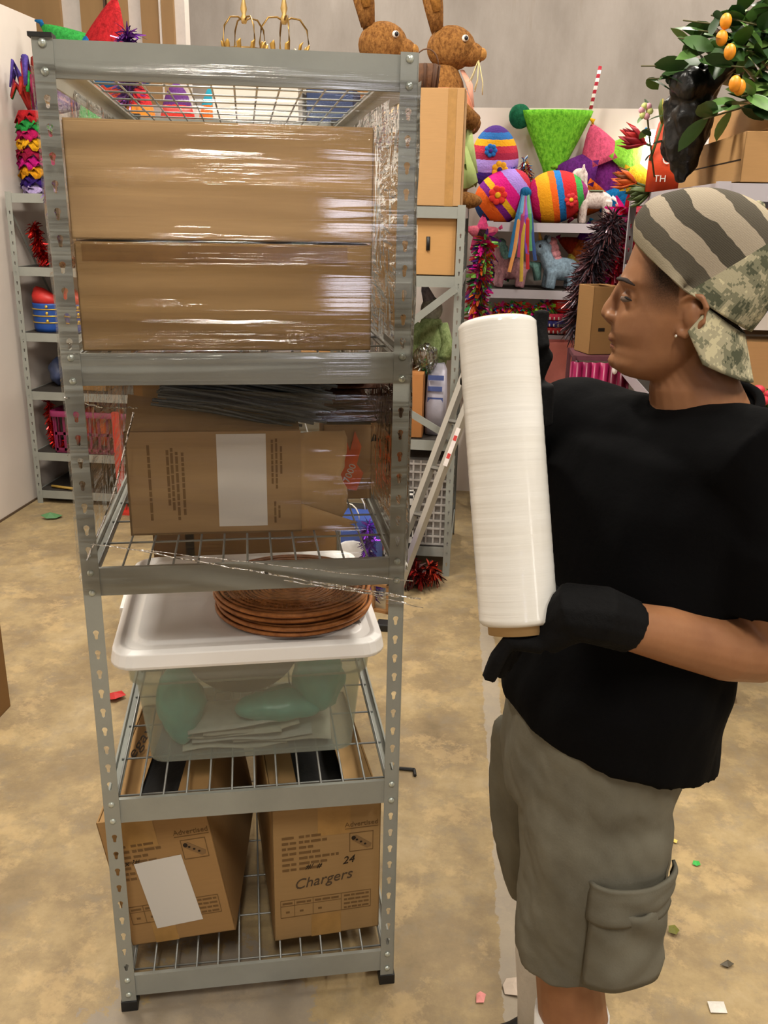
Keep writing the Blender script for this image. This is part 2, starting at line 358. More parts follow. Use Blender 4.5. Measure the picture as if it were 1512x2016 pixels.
for (u, v, me, ry) in ((0, 0, PM, 0), (RW, 0, PM2, 0), (0, RD, PM2, PI), (RW, RD, PM, PI)):
    p = link_mesh('post', me, rack, (u, v, 0), (0, 0, ry)); m = p.modifiers.new('t', 'SOLIDIFY'); m.thickness = .0018; m.offset = -1
    su = 1 if u == 0 else -1; sv = 1 if v == 0 else -1
    f = B().box((su*.014, sv*.014, .012), (.034, .034, .026)).obj('foot_cap', M['blackp'], p, bevel=.002)
    if ry: f.location = (0, 0, 0); f.rotation_euler = (0, 0, -PI)
    if u > 0 and v == 0: continue
    c = B().box((su*.012, sv*.012, RH+.001), (.034, .034, .006)).obj('post_cap', M['blackp'], p)
    if ry: c.rotation_euler = (0, 0, -PI)
for li, l in enumerate(LV):
    for v, s in ((.003, 1), (RD-.003, -1)):
        bm_ = B(); prof = [(0, 0), (0, -BH), (.004, -BH-.001), (.004, -BH+.014), (.010, -BH+.018), (.010, -.012), (.014, -.008), (.014, 0)]
        bm_.rings([[Vector((x, v+s*q[0]*.6, l+q[1])) for q in prof] for x in (.027, RW-.027)])
        bm_.obj('end_beam', M['rack'], rack)
    for u, s in ((.003, 1), (RW-.003, -1)):
        B().span((u, .03, l-BH), (u+s*.004, RD-.03, l)).span((u, .03, l-.016), (u+s*.022, RD-.03, l-.012)).obj('side_beam', M['rack'], rack)
    # wire deck (wires too fine to pick apart)
    wd = B(); zt = l-.006
    n = 12
    for i in range(n+1):
        u = .022+(RW-.044)*i/n; wd.tube([(u, .016, zt), (u, RD-.016, zt)], .0021, 6)
    for j in range(10):
        v = .03+(RD-.06)*j/9; wd.tube([(.014, v, zt-.004), (RW-.014, v, zt-.004)], .0021, 6)
    wd.obj('wire_deck', M['wire'], rack, True)
    for u in (.0145, RW-.0145):
        for dz in (-.006, -.044): link_mesh('rivet', RIV, rack, (u, -.0002, l+dz), (PI/2, 0, 0))
        for dz in (-.006, -.044): link_mesh('rivet', RIV, rack, (u, RD+.0002, l+dz), (-PI/2, 0, 0))

def simple_rack(name, label, x0, x1, y0, y1, levels, H, pm='rack', wd=.032, beam=.045, brace=True, deck='board', group=None):
    t = thing(name, label, 'storage rack', (x0, y0, 0), 0, group); W, D = x1-x0, y1-y0
    hs = [.06+.05*i for i in range(int((H-.1)/.05))]
    pa = post_mesh(H, wd, .05, hs, 1, .0042); pb = post_mesh(H, wd, .05, hs, -1, .0042)
    pa.materials.clear(); pa.materials.append(M[pm]); pb.materials.clear(); pb.materials.append(M[pm])
    for u, v, me, r in ((0, 0, pa, 0), (W, 0, pb, 0), (0, D, pb, PI), (W, D, pa, PI)): link_mesh('post', me, t, (u, v, 0), (0, 0, r))
    for l in levels:
        for v in (.002, D-.006): B().span((.01, v, l-beam), (W-.01, v+.004, l)).obj('beam', M[pm], t)
        for u in (.002, W-.006): B().span((u, .02, l-beam), (u+.004, D-.02, l)).obj('side_beam', M[pm], t)
        B().span((.008, .012, l-.016), (W-.008, D-.012, l-.002)).obj('shelf_board', M[deck], t)
    if brace:
        for u in (-.004, W+.004):
            zz = [levels[i] for i in range(len(levels))]
            for a, b_ in ((zz[0]-.05, zz[min(2, len(zz)-1)]+.05),):
                B().tube([(u, .02, a), (u, D-.02, b_)], .007, 4).obj('brace', M[pm], t)
    return t
left_rack = simple_rack('storage_rack', 'grey metal storage rack of party goods against the white left wall', -2.462, -1.25, 4.6, 5.12, [1.653, 1.291, .952, .637, .296, .075], 1.66)
mid_rack = simple_rack('storage_rack', 'grey metal storage rack of boxes behind the folded ladder', -1.40, -.105, 3.875, 4.48, [1.622, 1.347, .642, .14], 1.63, brace=False)
for a, b_ in (((-.13, -.015, 1.30), (-.60, -.015, .93)), ((-.60, -.015, .93), (-.13, -.015, .665))):
    a = Vector(a)+Vector((1.40, 0, 0)); b_ = Vector(b_)+Vector((1.40, 0, 0))
    q = (b_-a); o = B().box((0, 0, 0), (q.length, .004, .03)).obj('brace', M['rack'], mid_rack, loc=(a+b_)/2); o.rotation_euler = (0, -math.atan2(q.z, q.x), 0)
rear_rack = simple_rack('storage_rack', 'pale metal rack of pinatas against the white back wall', -.02, 1.25, 4.85, 5.22, [1.56, 1.228, 1.0, .55, .1], 1.565, pm='rack_pale', brace=False)
right_rack = simple_rack('storage_rack', 'grey metal rack at the right carrying a cardboard box and orange tree', .589, 1.5, 2.6, 4.2, [1.686, 1.40, 1.0], 1.69, pm='rack_pale', brace=False)

# ================================================================== FOREGROUND RACK CONTENTS
def carton(name, label, loc, rz, size, col='#b08a5c', top='closed', group=None, rot=None, tape=True, inside='#3b2e20'):
    """cardboard carton: body walls, floor, top flaps, tape"""
    W, D, H = size; t = thing(name, label, 'box', loc, rz, group)
    if rot: t.rotation_euler = rot
    cm = cardboard(col); th = .004
    b = B().span((-W/2, -D/2, 0), (W/2, D/2, th))
    b.span((-W/2, -D/2, 0), (W/2, -D/2+th, H)).span((-W/2, D/2-th, 0), (W/2, D/2, H)).span((-W/2, -D/2, 0), (-W/2+th, D/2, H)).span((W/2-th, -D/2, 0), (W/2, D/2, H))
    b.obj('body', cm, t, bevel=.0015)
    if top == 'closed':
        for s in (-1, 1):
            B().span((-W/2+.001, s*.0015, H), (W/2-.001, s*(D/2-.001), H+.003)).obj('flap', cm, t)
        if tape:
            B().span((-W/2-.0006, -.024, H+.003), (W/2+.0006, .024, H+.0036)).span((-W/2-.0008, -.024, H-.05), (-W/2-.0002, .024, H+.0036)).span((W/2+.0002, -.024, H-.05), (W/2+.0008, .024, H+.0036)).obj('tape', M['tape'], t)
    elif top == 'open':
        for s in (-1, 1):
            f = B().span((0, -D/2+.006, -.002), (-s*W*.27, D/2-.006, .002)).obj('flap', cm, t, loc=(s*(W/2-.005), 0, H-.004)); f.rotation_euler = (0, s*(.12 if s > 0 else -.25), 0)
    return t
def words(parent, x0, x1, z, h, y, seed, name='printed_text', mat_=None, vertical=False):
    """a line of print too blurred to read: word-sized dashes"""
    r = random.Random(seed); b = B(); x = x0
    while x < x1-h:
        l = min(r.uniform(1.2, 4.5)*h, x1-x)
        if vertical: b.span((z, y-.0004, x), (z+h, y, x+l))
        else: b.span((x, y-.0004, z), (x+l, y, z+h))
        x += l+h*.5
    return b.obj(name, mat_ or M['print'], parent)

# --- two wide cartons on the upper shelf
c1 = carton('carton', 'wide plain cardboard carton wrapped in film, upper of the two stacked on the rack', rw(.2665, .345, 1.546), RYAW, (.486, .6, .176), '#bd9c70', tape=True)
c2 = carton('carton', 'wide plain cardboard carton with brown tape, lower of the two stacked on the rack', rw(.2675, .345, 1.3672), RYAW, (.483, .6, .172), '#ad8c5e')
B().span((-.23, -.3006, .145), (.2, -.3, .171)).obj('tape', mat('#8a6534', .3), c2)

# --- torn carton of black stalks on the third level
def rb(u, v, z): return Vector((u, v, z))
c3 = thing('carton', 'torn open cardboard carton with a big white label, black stalks on top', 'box', rw(.228, .175, .991), RYAW-.02)
cm3 = cardboard('#9c7f5a')
B().span((-.165, 0, 0), (.165, .005, .205)).span((-.165, 0, 0), (-.161, .3, .205)).span((-.165, .296, 0), (.165, .3, .245)).span((-.165, 0, 0), (.165, .3, .004)).obj('body', cm3, c3)
# torn side panel opening to the right
def torn(u, v):
    x = .165+u*(.085+.02*nz((0, v*4, 0), 1.5, 3)); z = v*.2*(1-.12*u)+.03*u*v; y = .012*u+.02*math.sin(u*3+v*2)*u
    if u > .9: x += .012*nz((v*9, 0, 0), 1, 5)
    return Vector((x, y, z))
B().grid(torn, 10, 14).obj('torn_panel', cardboard('#ab8c63'), c3, True, solid=.003)
B().grid(lambda u, v: Vector((.165+u*(.105+.02*nz((0, v*5, 1), 1, 2)), -.005-.01*u, .003+.055*v*(1-u*.7)+.002)), 8, 5).obj('torn_flap', cardboard('#ab8a5e'), c3, True, solid=.003)
B().grid(lambda u, v: Vector((-.163+.326*u, .005-.0*v+.07*v, .205+.012*(1-u)*v+.045*v*(1-u))), 6, 4).obj('flap', cm3, c3, solid=.003)
B().span((.005, -.0008, .015), (.0985, 0, .200)).obj('white_label', M['label'], c3)
for k, (zx, a, b_) in enumerate(((-.125, .03, .18), (-.09, .06, .17), (-.082, .05, .175), (-.073, .03, .17), (-.062, .04, .165))): words(c3, a, b_, zx, .005, -.0001, 40+k, vertical=True)
for k, (zx, a, b_) in enumerate(((.108, .10, .19), (.116, .09, .19), (.125, .12, .18), (.112, .02, .07), (.12, .03, .06))): words(c3, a, b_, zx, .004, -.0001, 50+k, vertical=True)
st = B(); r = random.Random(3)
for i in range(150):
    z0 = .205+r.random()**1.2*.07; v0 = .03+r.random()*.2; a = r.uniform(-.03, .03); x0 = -.09-r.random()*.03+ (z0-.2)*.5
    st.tube([(x0, v0, z0+.045), (x0+.11, v0+a*.5, z0+.03+r.uniform(-.004, .004)), (x0+.29+r.uniform(-.03, .03), v0+a, z0-.005+r.uniform(-.006, .006))], .0032, 5)
tag(st.obj('dried_stalk_bundle', mat('#3d4448', .5, 0, .3, 80), None, True, loc=c3.location, rot=(0, 0, RYAW)), 'bundle of thin black dried stalks lying in the torn carton', 'stalks')['kind'] = 'stuff'
# carton behind it with printing, and a brown carton with an orange sticker
c4 = carton('carton', 'cardboard carton with printed panel behind the black stalks', rw(.17, .70, .991), RYAW, (.26, .3, .30), '#a98355')
for k in range(3): words(c4, .0, .1, .26+k*.012, .006, -.1502, 60+k)
c5 = carton('carton', 'brown carton with an orange sticker behind the right end of the torn carton', rw(.508, .455, .991), RYAW-.02, (.105, .16, .165), '#9d7c55', tape=False)
B().prism([(-.02, .03), (.03, .02), (.045, .06), (.03, .08), (.04, .12), (.025, .155), (.015, .11), (.0, .155), (-.01, .10), (-.025, .14)], .0012).obj('orange_sticker', mat('#e0642c', .5), c5, loc=(-.01, -.0812, 0))
text_mesh('7000', .022, M['label'], c5, (.005, -.0822, .06), (PI/2, -1.2, 0))
for x, z, a in ((-.045, .05, .5), (.05, .13, -.4)): B().prism([(x, z), (x+.006, z+.002), (x+.016, z+.03), (x+.01, z+.028)], .001).obj('black_mark', M['ink'], c5, loc=(0, -.0808, 0))
# pile of dark brown woven cloth
def cloth_pile(name, label, base, rz, w, d, layers, cols, seed):
    t = thing(name, label, 'cloth', base, rz); r = random.Random(seed); z = 0
    for k in range(layers):
        h = r.uniform(.010, .016); s = seed+k*3.1; ww = w*r.uniform(.85, 1); dx = r.uniform(-.015, .015)
        def fn(u, v, top):
            x = (u-.5)*ww+dx; y = (v-.5)*d; e = max(abs(u-.5), abs(v-.5))*2; hh = h*(1-max(0, e-.75)*3.2)
            wv = .008*nz((x, y, 0), 14, s)+.010*nz((x, y, 0), 5, 1)
            return Vector((x, y, z+wv+(hh if top else 0)))
        b = B().grid(lambda u, v: fn(u, v, 1), 14, 10); b.grid(lambda u, v: fn(u, 1-v, 0), 14, 10); b.obj('fold', mat(cols[k % len(cols)], .9, 0, .35, 90, .4, 160, (1, 1, 3)), t, True)
        z += h*.88
    return t
cloth_pile('folded_cloth', 'pile of dark brown rough cloth on the third level of the rack', rw(.468, .455, 1.166), RYAW-.06, .19, .16, 9, ['#6a4634', '#7d5540', '#573829'], 5)

# --- translucent bin with white lid
tbp = NT('translucent_plastic'); v_ = tbp.coord()
tr = tbp.n('ShaderNodeBsdfTransparent'); tr.inputs[0].default_value = (.93, .96, .94, 1); df = tbp.n('ShaderNodeBsdfPrincipled'); df.inputs['Base Color'].default_value = lin('#d3d6d0'); df.inputs['Roughness'].default_value = .35
mx = tbp.n('ShaderNodeMixShader'); mx.inputs[0].default_value = .29; tbp.l(tr.outputs[0], mx.inputs[1]); tbp.l(df.outputs[0], mx.inputs[2]); tbp.l(mx.outputs[0], tbp.out.inputs[0])
M['bin'] = tbp.m
def rrect(w, d, r, z, n=5):
    pts = []
    for cx, cy, a0 in ((w/2-r, d/2-r, 0), (-w/2+r, d/2-r, PI/2), (-w/2+r, -d/2+r, PI), (w/2-r, -d/2+r, 1.5*PI)):
        for i in range(n+1): a = a0+PI/2*i/n; pts.append(Vector((cx+r*math.cos(a), cy+r*math.sin(a), z)))
    return pts
bn = thing('storage_bin', 'translucent plastic storage bin with white lid on the fourth level of the rack', 'storage bin', rw(.283, .33, .513), RYAW+.01)
B().rings([rrect(.405, .40, .035, 0), rrect(.42, .415, .035, .004), rrect(.455, .45, .04, .195), rrect(.475, .47, .04, .197), rrect(.485, .48, .04, .26)], cap=False).add(rrect(.405, .40, .035, 0), [tuple(range(23, -1, -1))]).obj('body', M['bin'], bn, True, solid=.0022)
lidm = NT('lid_white'); lidm.col(lin('#ebe9e6')); lidm.set(.35); lidm.p.inputs['Subsurface Weight'].default_value = .15; lidm.p.inputs['Subsurface Radius'].default_value = (.02, .02, .02)
ld = B().rings([rrect(.510, .50, .04, .243), rrect(.532, .52, .045, .243), rrect(.536, .524, .045, .250), rrect(.528, .516, .045, .274), rrect(.50, .49, .04, .280), rrect(.485, .475, .04, .276), rrect(.455, .445, .04, .276), rrect(.44, .43, .04, .283)])
lo = ld.obj('lid', lidm.m, bn, False, bevel=.002)
for s in (-1, 1): B().box((s*.268, .05, .25), (.014, .12, .03)).obj('lid_handle', lidm.m, bn, bevel=.004)
B().box((.185, -.155, .284), (.075, .07, .0006), rotz(.12)).obj('grey_sticker', mat('#77746f', .5), lo)
# contents of the bin
def bag(name, label, cat, loc, rz, r, flat, mt, seed, amp=.012):
    b = B().ell((0, 0, r[2]), r, 24, 14)
    for v in b.v:
        n = (v-Vector((0, 0, r[2]))).normalized(); k = amp*(nz(v, 18, seed)+.6*nz(v, 40, seed+3)); v += n*k; v.z = max(v.z, flat)
    return tag(b.obj(name, mt, None, True, loc=loc, rot=(0, 0, rz)), label, cat)
teal = mat('#5fb5a6', .3, 0, .15, 25, .3, 30)
bag('plastic_bag', 'teal plastic bag at the left inside the translucent bin', 'bag', rw(.135, .20, .519), RYAW, (.05, .055, .085), 0, teal, 3)
bag('plastic_bag', 'teal plastic bag at the right inside the translucent bin', 'bag', rw(.43, .22, .565), RYAW, (.055, .06, .075), 0, teal, 6)
bag('plastic_bag', 'teal plastic bag lying low in the middle of the translucent bin', 'bag', rw(.34, .20, .553), RYAW, (.09, .05, .035), 0, teal, 9)
pl = thing('serving_plate', 'large round beige plate standing inside the translucent bin', 'plate', rw(.265, .335, .545), RYAW)
q = B().lathe([(.0005, 0), (.10, 0), (.158, .014), (.16, .018), (.10, .006), (.0005, .005)], 32).obj('dish', mat('#9c8672', .5, 0, .05), pl, True); q.location = (0, 0, .126); q.rotation_euler = (PI/2+.15, 0, 0); q.scale = (.80, .80, .80)
tag(q.parent, 'large round beige plate standing inside the translucent bin', 'plate')
r = random.Random(8)
for k in range(6):
    wv = r.uniform(.2, .28); x = r.uniform(.17, .37); s = k*2.3
    z = .519+k*.0085
    b = B().grid(lambda u, v: Vector(((u-.5)*wv, (v-.5)*.12, .010*nz((u, v, s), 2.2)+.012*max(0, u-.6)*k*.5)), 14, 6)
    tag(b.obj('paper_sheet', mat(('#d6cfc0', '#c9bfae', '#cfcac2')[k % 3], .8), None, True, solid=.003, loc=rw(.23+.12*r.random(), .215, z), rot=(0, 0, RYAW+r.uniform(-.1, .1))), ('lowest', 'second lowest', 'third lowest', 'third highest', 'second highest', 'topmost')[k]+' off-white paper sheet in the stack inside the bin', 'paper', 'papers in the bin')
# woven rattan chargers
def rattan_mat():
    t = NT('rattan'); c = t.n('ShaderNodeTexCoord'); g = t.n('ShaderNodeSeparateXYZ'); t.l(c.outputs['Object'], g.inputs[0])
    v = t.coord((1, 1, 1)); n = t.noise(v, 60, 3); t.col(t.ramp(n, [(.3, lin('#8a5428')), (.7, lin('#b9783f'))])); t.set(.5, 0, .4); return t.m
M['rattan'] = rattan_mat(); M['rattan_dark'] = mat('#65391b', .7)
def charger_meshes():
    base = B().lathe([(.0005, .0005), (.158, .0005), (.158, .004), (.0005, .004)], 48).mesh('woven_base', M['rattan_dark'])
    coil = B(); pts = []; turns = 17; n = turns*36
    for i in range(n+1):
        a = 2*PI*i/36; rr = .008+.128*i/n; pts.append(Vector((rr*math.cos(a), rr*math.sin(a), .0055+.0008*math.sin(a*7.5))))
    coil.tube(pts, .0030, 5)
    spk = B()
    for i in range(84):
        a = 2*PI*i/84; spk.tube([(.10*math.cos(a), .10*math.sin(a), .0062), (.152*math.cos(a+.06), .152*math.sin(a+.06), .0075)], .0017, 4)
    rim = B()
    for rr, z in ((.160, .008), (.150, .0095), (.137, .009)):
        rim.tube([Vector((rr*math.cos(2*PI*i/60), rr*math.sin(2*PI*i/60), z)) for i in range(61)], .0045 if rr > .155 else .0035, 6)
    return base, coil.mesh('coil', M['rattan'], True), spk.mesh('spokes', M['rattan'], True), rim.mesh('rim', M['rattan'], True)
CH = charger_meshes()
for k in range(4):
    t = thing('rattan_charger', ('bottom', 'second from the bottom', 'third from the bottom', 'topmost')[k]+' round brown rattan charger in the stack on the white lid', 'charger plate', rw(.378+.004*math.sin(k*2), .245+.004*math.cos(k*3), .7985+k*.0145), k*.9, 'rattan chargers on the bin lid')
    for nm, me in zip(('woven_base', 'coil', 'spokes', 'rim'), CH): link_mesh(nm, me, t)
carton('carton', 'brown carton behind the white-lidded bin on the fourth level', rw(.33, .86, .513), RYAW, (.36, .42, .36), '#8d6a40')
carton('carton', 'slim brown carton standing behind the bin at the left of the fourth level', rw(.09, .86, .513), RYAW, (.08, .42, .34), '#6d4f2e', tape=False)

# --- bottom cartons with printing
def printed_carton(label, loc, rz, size, col, left):
    W, D, H = size; t = carton('carton', label, loc, rz, size, col, top='open')
    y = -D/2-.0004
    B().span((-.035 if not left else -.06, y, .0), (.03 if not left else -.01, y-.0003, .06)).obj('tape', mat('#a17c47', .3), t)
    B().span((-.02 if not left else -.07, y, H-.075), (.05 if not left else 0, y-.0003, H)).obj('tape', mat('#a17c47', .3), t)
    x0 = -W/2+.02
    for k in range(7):
        words(t, x0, x0+.03, H*.78-k*.0135, .006, y, 70+k); words(t, x0+.036, x0+.036+(.05, .065, .03, .045, .085, .06, .05)[k], H*.78-k*.0135, .006, y, 90+k)
    text_mesh('Advertised', .0165, M['print'], t, (W/2-.042, y-.0004, H*.835), (PI/2, 0, 0)); B().span((W/2-.078, y-.0006, H*.835-.0105), (W/2-.006, y, H*.835-.009)).obj('printed_line', M['print'], t)
    # product drawing: framed picture of a power strip
    fx, fz, fw, fh = W/2-.042, H*.70, .052, .048
    fr = B()
    for a in ((-fw/2, -fh/2, fw/2, -fh/2+.0015), (-fw/2, fh/2-.0015, fw/2, fh/2), (-fw/2, -fh/2, -fw/2+.0015, fh/2), (fw/2-.0015, -fh/2, fw/2, fh/2)): fr.span((fx+a[0], y-.0006, fz+a[1]), (fx+a[2], y, fz+a[3]))
    fr.obj('picture_frame_print', M['print'], t)
    dr = B().prism([(-.021, .012), (-.012, .018), (.022, -.008), (.02, -.016), (.012, -.018), (-.02, .006)], .0006).obj('picture_print', mat('#7b5f3c', .8), t, loc=(fx, y-.0006, fz))
    for q in range(3): B().ell((-.010+q*.009, -.0006, .006-q*.0065), (.0028, .0004, .0026), 8, 4).obj('picture_dot', M['ink'], dr)
    B().ell((-.017, -.0006, .0115), (.005, .0004, .0055), 8, 4).obj('picture_dot', M['ink'], dr)
    # printed table
    tz = .105 if not left else .10; tb = B(); xs = (-W/2+.015, -W/2+.045, -W/2+.085, W/2-.085, W/2-.02)
    for zz in (tz, tz-.045): tb.span((xs[0], y-.0005, zz-.0007), (xs[-1], y, zz+.0007))
    for x in xs: tb.span((x-.0006, y-.0005, tz-.045), (x+.0006, y, tz))
    tb.span((xs[0], y-.0005, tz-.0155), (xs[3], y, tz-.0145)); tb.obj('printed_table', M['print'], t)
    for k in range(3): words(t, xs[k]+.004, xs[k+1]-.003, tz-.011, .005, y, 110+k)
    for k in range(4): words(t, xs[3]+.006, xs[4]-.004, tz-.010-k*.0105, .0045, y, 120+k)
    for k in range(3): words(t, xs[k]+.011, xs[k]+.019, tz-.034, .005, y, 130+k)
    return t, y
bR, y = printed_carton('printed cardboard carton with handwritten word Chargers on the bottom level', rw(.418, .30, .0835), RYAW+.07, (.232, .46, .335), '#9c7d52', False)
text_mesh('Chargers', .036, mat('#4a3a28', .7), bR, (-.01, y-.0005, .148), (PI/2, -.10, 0), 'handwriting', shear=.35, sx=.95)
text_mesh('24', .026, M['ink'], bR, (.045, y-.0005, .19), (PI/2, -.12, 0), 'handwriting', shear=.35)
text_mesh('#/  #', .017, M['ink'], bR, (-.03, y-.0005, .186), (PI/2, 0, 0), 'handwriting', shear=.3)
bL, y = printed_carton('tilted printed cardboard carton with a white paper label on the bottom level', rw(.150, .295, .113), RYAW-.12, (.225, .46, .318), '#9a784c', True)
bL.rotation_euler = (0, -.165, RYAW-.10)
lb = B().span((-.05, -.0012, -.085), (.05, -.0004, .085)).obj('white_label', M['label'], bL, loc=(-.005, y, .125)); lb.rotation_euler = (0, -.06, 0)
text_mesh('Hxx ?#', .018, M['ink'], bL, (-.075, y-.0005, .21), (PI/2, 0, 0), 'handwriting', shear=.3)
text_mesh('Megay', .045, M['ink'], bL, (-.085, .02, .3215), (0, -.5, .9), 'handwriting', shear=.3)
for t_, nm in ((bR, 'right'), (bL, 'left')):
    o = B().span((-.105, -.2, 0), (.105, .2, .02)).obj('painted_dark_inside', mat('#0f0d0c', .9, 0, .2, 20, .5, 40)); o.parent = t_; o.location = (0, 0, .27)  # near-black slab stands in for the shaded inside of each open carton

# --- stretch film
film = thing('stretch_film', 'clear stretch film wound round the upper half of the grey rack', 'plastic film', RO, RYAW)
def sheet(z0, z1, n=60):
    def fn(u, v):
        x = -.004+(RW+.008)*u; z = z0+(z1-z0)*v; e = math.sin(PI*u)
        r_ = .0012*nz((u*.6, z*26, 0), 1, 4)*e
        return Vector((x, -.0075-.001*e+r_*.45, z+.004*nz((u*2, z*6, 1), 1)))
    return fn
B().grid(sheet(1.325, 1.80), 40, 120).obj('front_sheet', M['film'], film, True)
# lower, narrower band stretched diagonally over the torn carton
def low(u, v):
    a = Vector((-.004, -.008, .955+.365*v)); b_ = Vector((RW+.004, -.008, .935+.36*v*(1))); e = math.sin(PI*u)
    p = a.lerp(b_, u); p.z -= .03*u*(1-v); p.y += .003*nz((u*.8, v*16+u*3, 2), 1, 2)*e; return p
B().grid(low, 40, 90).obj('front_sheet', film_mat('stretch_film_low', .55, .006, (.6, .6, 110), rot=(0, .13, 0), lo=.45, hi=.7, rough=.05), film, True)
for u in (-.004, RW+.004):
    def sd(a, v, u=u):
        y = -.006+(RD+.012)*a; z = .97+.82*v+.05*math.sin(a*2)*(1-v); e = math.sin(PI*a)
        return Vector((u+(.003*nz((a*4, z*12+a*6, u), 1, 6)-(.016 if u > 0 else -.016)*e), y, z))
    B().grid(sd, 30, 60).obj('side_sheet', M['film_side'], film, True)
# trailing gathered ropes of film
def rope(pts, r, nm='gathered_edge'):
    P = [Vector(p) for p in pts]; path = []
    for i in range(len(P)-1):
        for k in range(8): path.append(P[i].lerp(P[i+1], k/8)+Vector((0, 0, .0012*math.sin(k*2.3+i))))
    path.append(P[-1]); B().tube(path, [r*(.6+.5*abs(math.sin(i*1.7))) for i in range(len(path))], 5).obj(nm, M['film_rope'], film, True)
rope([(.10, -.010, 1.03), (.35, -.013, .972), (.60, -.02, .920)], .0016); rope([(.02, -.010, 1.045), (.3, -.012, 1.0), (.585, -.016, .955)], .0009); rope([(.3, -.012, .985), (.45, -.014, .948), (.605, -.02, .902)], .001)
rope([(.35, -.013, .965), (.48, -.014, .938), (.56, -.016, .925)], .0016); rope([(.012, -.009, 1.015), (.06, .02, 1.12), (.085, .17, 1.235)], .002); rope([(.0, -.009, 1.30), (.05, .05, 1.27), (.09, .19, 1.24)], .0015)
# ================================================================== PERSON
def skin_mat():
    t = NT('skin'); v = t.coord(); n = t.noise(v, 18, 4); t.col(t.ramp(n, [(.3, lin('#84593c')), (.7, lin('#946746'))])); t.set(.5, 0, .4)
    t.p.inputs['Subsurface Weight'].default_value = .12; t.p.inputs['Subsurface Radius'].default_value = (.02, .008, .004); t.bump(t.noise(v, 220, 3), .06, .002); return t.m
SKIN = skin_mat()
person = thing('person', 'person in black t-shirt, backwards camouflage cap and grey cargo shorts holding a roll of film', 'person', (.2, 1.22, 0))
def pp(o): o.parent = person; o.matrix_parent_inverse = Matrix.Translation((-.2, -1.22, 0)); return o
# head frame: F forward, L his left (towards the camera), U up
HC = at(1345, 590, 1.22)
HL = Vector((-HC.x, -HC.y, 0)).normalized(); HF = Vector((HL.y, -HL.x, 0)); HU = Vector((0, 0, 1))
def hp(px, py, b=0.0):
    """pixel -> point on the sagittal plane shifted b metres to his left"""
    d = ray(px, py); o = HC+HL*b; k = (o-CAM).dot(HL)/d.dot(HL); return CAM+d*k
def hac(px, py, b=0.0): q = hp(px, py, b)-HC; return q.dot(HF), q.z
def H(a, b, c): return HC+HF*a+HL*b+HU*c
head_rows = [ # y, front x, back x, half width, front narrowing
 (412, 1318, 1400, .030, .0), (420, 1298, 1425, .044, .05), (438, 1276, 1450, .058, .08), (470, 1254, 1470, .0715, .12), (514, 1237, 1478, .077, .16), (540, 1224, 1478, .0765, .2), (550, 1220, 1477, .076, .22), (566, 1223, 1474, .0755, .24),
 (590, 1221, 1468, .0745, .24), (614, 1215, 1456, .073, .26), (636, 1206, 1440, .070, .28), (650, 1203, 1428, .068, .30), (664, 1206, 1418, .066, .30), (676, 1210, 1408, .0645, .30), (686, 1208, 1398, .063, .30), (696, 1209, 1386, .061, .30), (708, 1206, 1372, .057, .28), (718, 1207, 1358, .052, .26), (727, 1213, 1345, .046, .24), (735, 1226, 1330, .038, .2), (741, 1248, 1315, .027, .1)]
body = B(); rs = []
N = 56
for (y, xf, xb, hw, nar) in head_rows:
    af, c = hac(xf, y); ab, _ = hac(xb, y); mid = (af+ab)/2; ra = (af-ab)/2; ring = []
    for j in range(N):
        th = 2*PI*j/N; cs, sn = math.cos(th), math.sin(th)
        e = .86 if cs > 0 else .95
        a = mid+ra*math.copysign(abs(cs)**e, cs); b = hw*math.copysign(abs(sn)**(.92), sn)
        if cs > 0: b *= 1-nar*cs**1.5
        # eye sockets and cheek hollows
        ye = math.exp(-((y-580)/13)**2); be = math.exp(-((abs(b)-.033)/.016)**2); a -= .012*ye*be*(cs > .2)
        yb = math.exp(-((y-549)/9)**2); a += .003*yb*math.exp(-((abs(b)-.03)/.02)**2)*(cs > .2)
        yc = math.exp(-((y-608)/16)**2); a += .004*yc*math.exp(-((abs(b)-.042)/.014)**2)*(cs > .2)
        ring.append(H(a, b, c))
    rs.append(ring)
rs.reverse(); body.rings(rs)
def hpt(px, py, b=0.0): a, c = hac(px, py); return H(a, b, c)
# nose
body.tube([hpt(1228, 556), hpt(1219, 570), hpt(1211, 588), hpt(1202, 604), hpt(1197, 616)], [.006, .0066, .0078, .0095, .0098], 12)
body.ell(hpt(1195.5, 616), (.0088, .0088, .008), 12, 8)
for s in (-1, 1): body.ell(hpt(1204, 621, 0)+HL*(s*.0115), (.0085, .0065, .0068), 10, 8)
body.tube([hpt(1192, 619), hpt(1203, 634)], [.005, .005], 8)
# lips and chin
def lip(px, py, r, wd):
    c0 = hpt(px, py); pts = [c0+HL*(wd*q)-HF*(.010*q*q) for q in (-1, -.6, -.2, .2, .6, 1)]
    body.tube(pts, [r*.35, r*.85, r, r, r*.85, r*.35], 8)
lip(1206, 662, .0062, .023); lip(1210, 682, .0062, .021)
body.ell(hpt(1217, 709), (.014, .017, .012), 12, 8)
# brow ridge and eyelids
for s in (-1, 1):
    body.tube([hpt(1229, 554)+HL*(s*.012), hpt(1232, 550)+HL*(s*.030), hpt(1250, 556)+HL*(s*.048)], [.004, .0055, .0035], 8)
    body.ell(hpt(1245, 583)+HL*(s*.031), (.0125, .0125, .0105), 12, 8)
    body.tube([hpt(1229, 580)+HL*(s*.022), hpt(1230, 577)+HL*(s*.034), hpt(1243, 581)+HL*(s*.044)], [.002, .003, .002], 6)
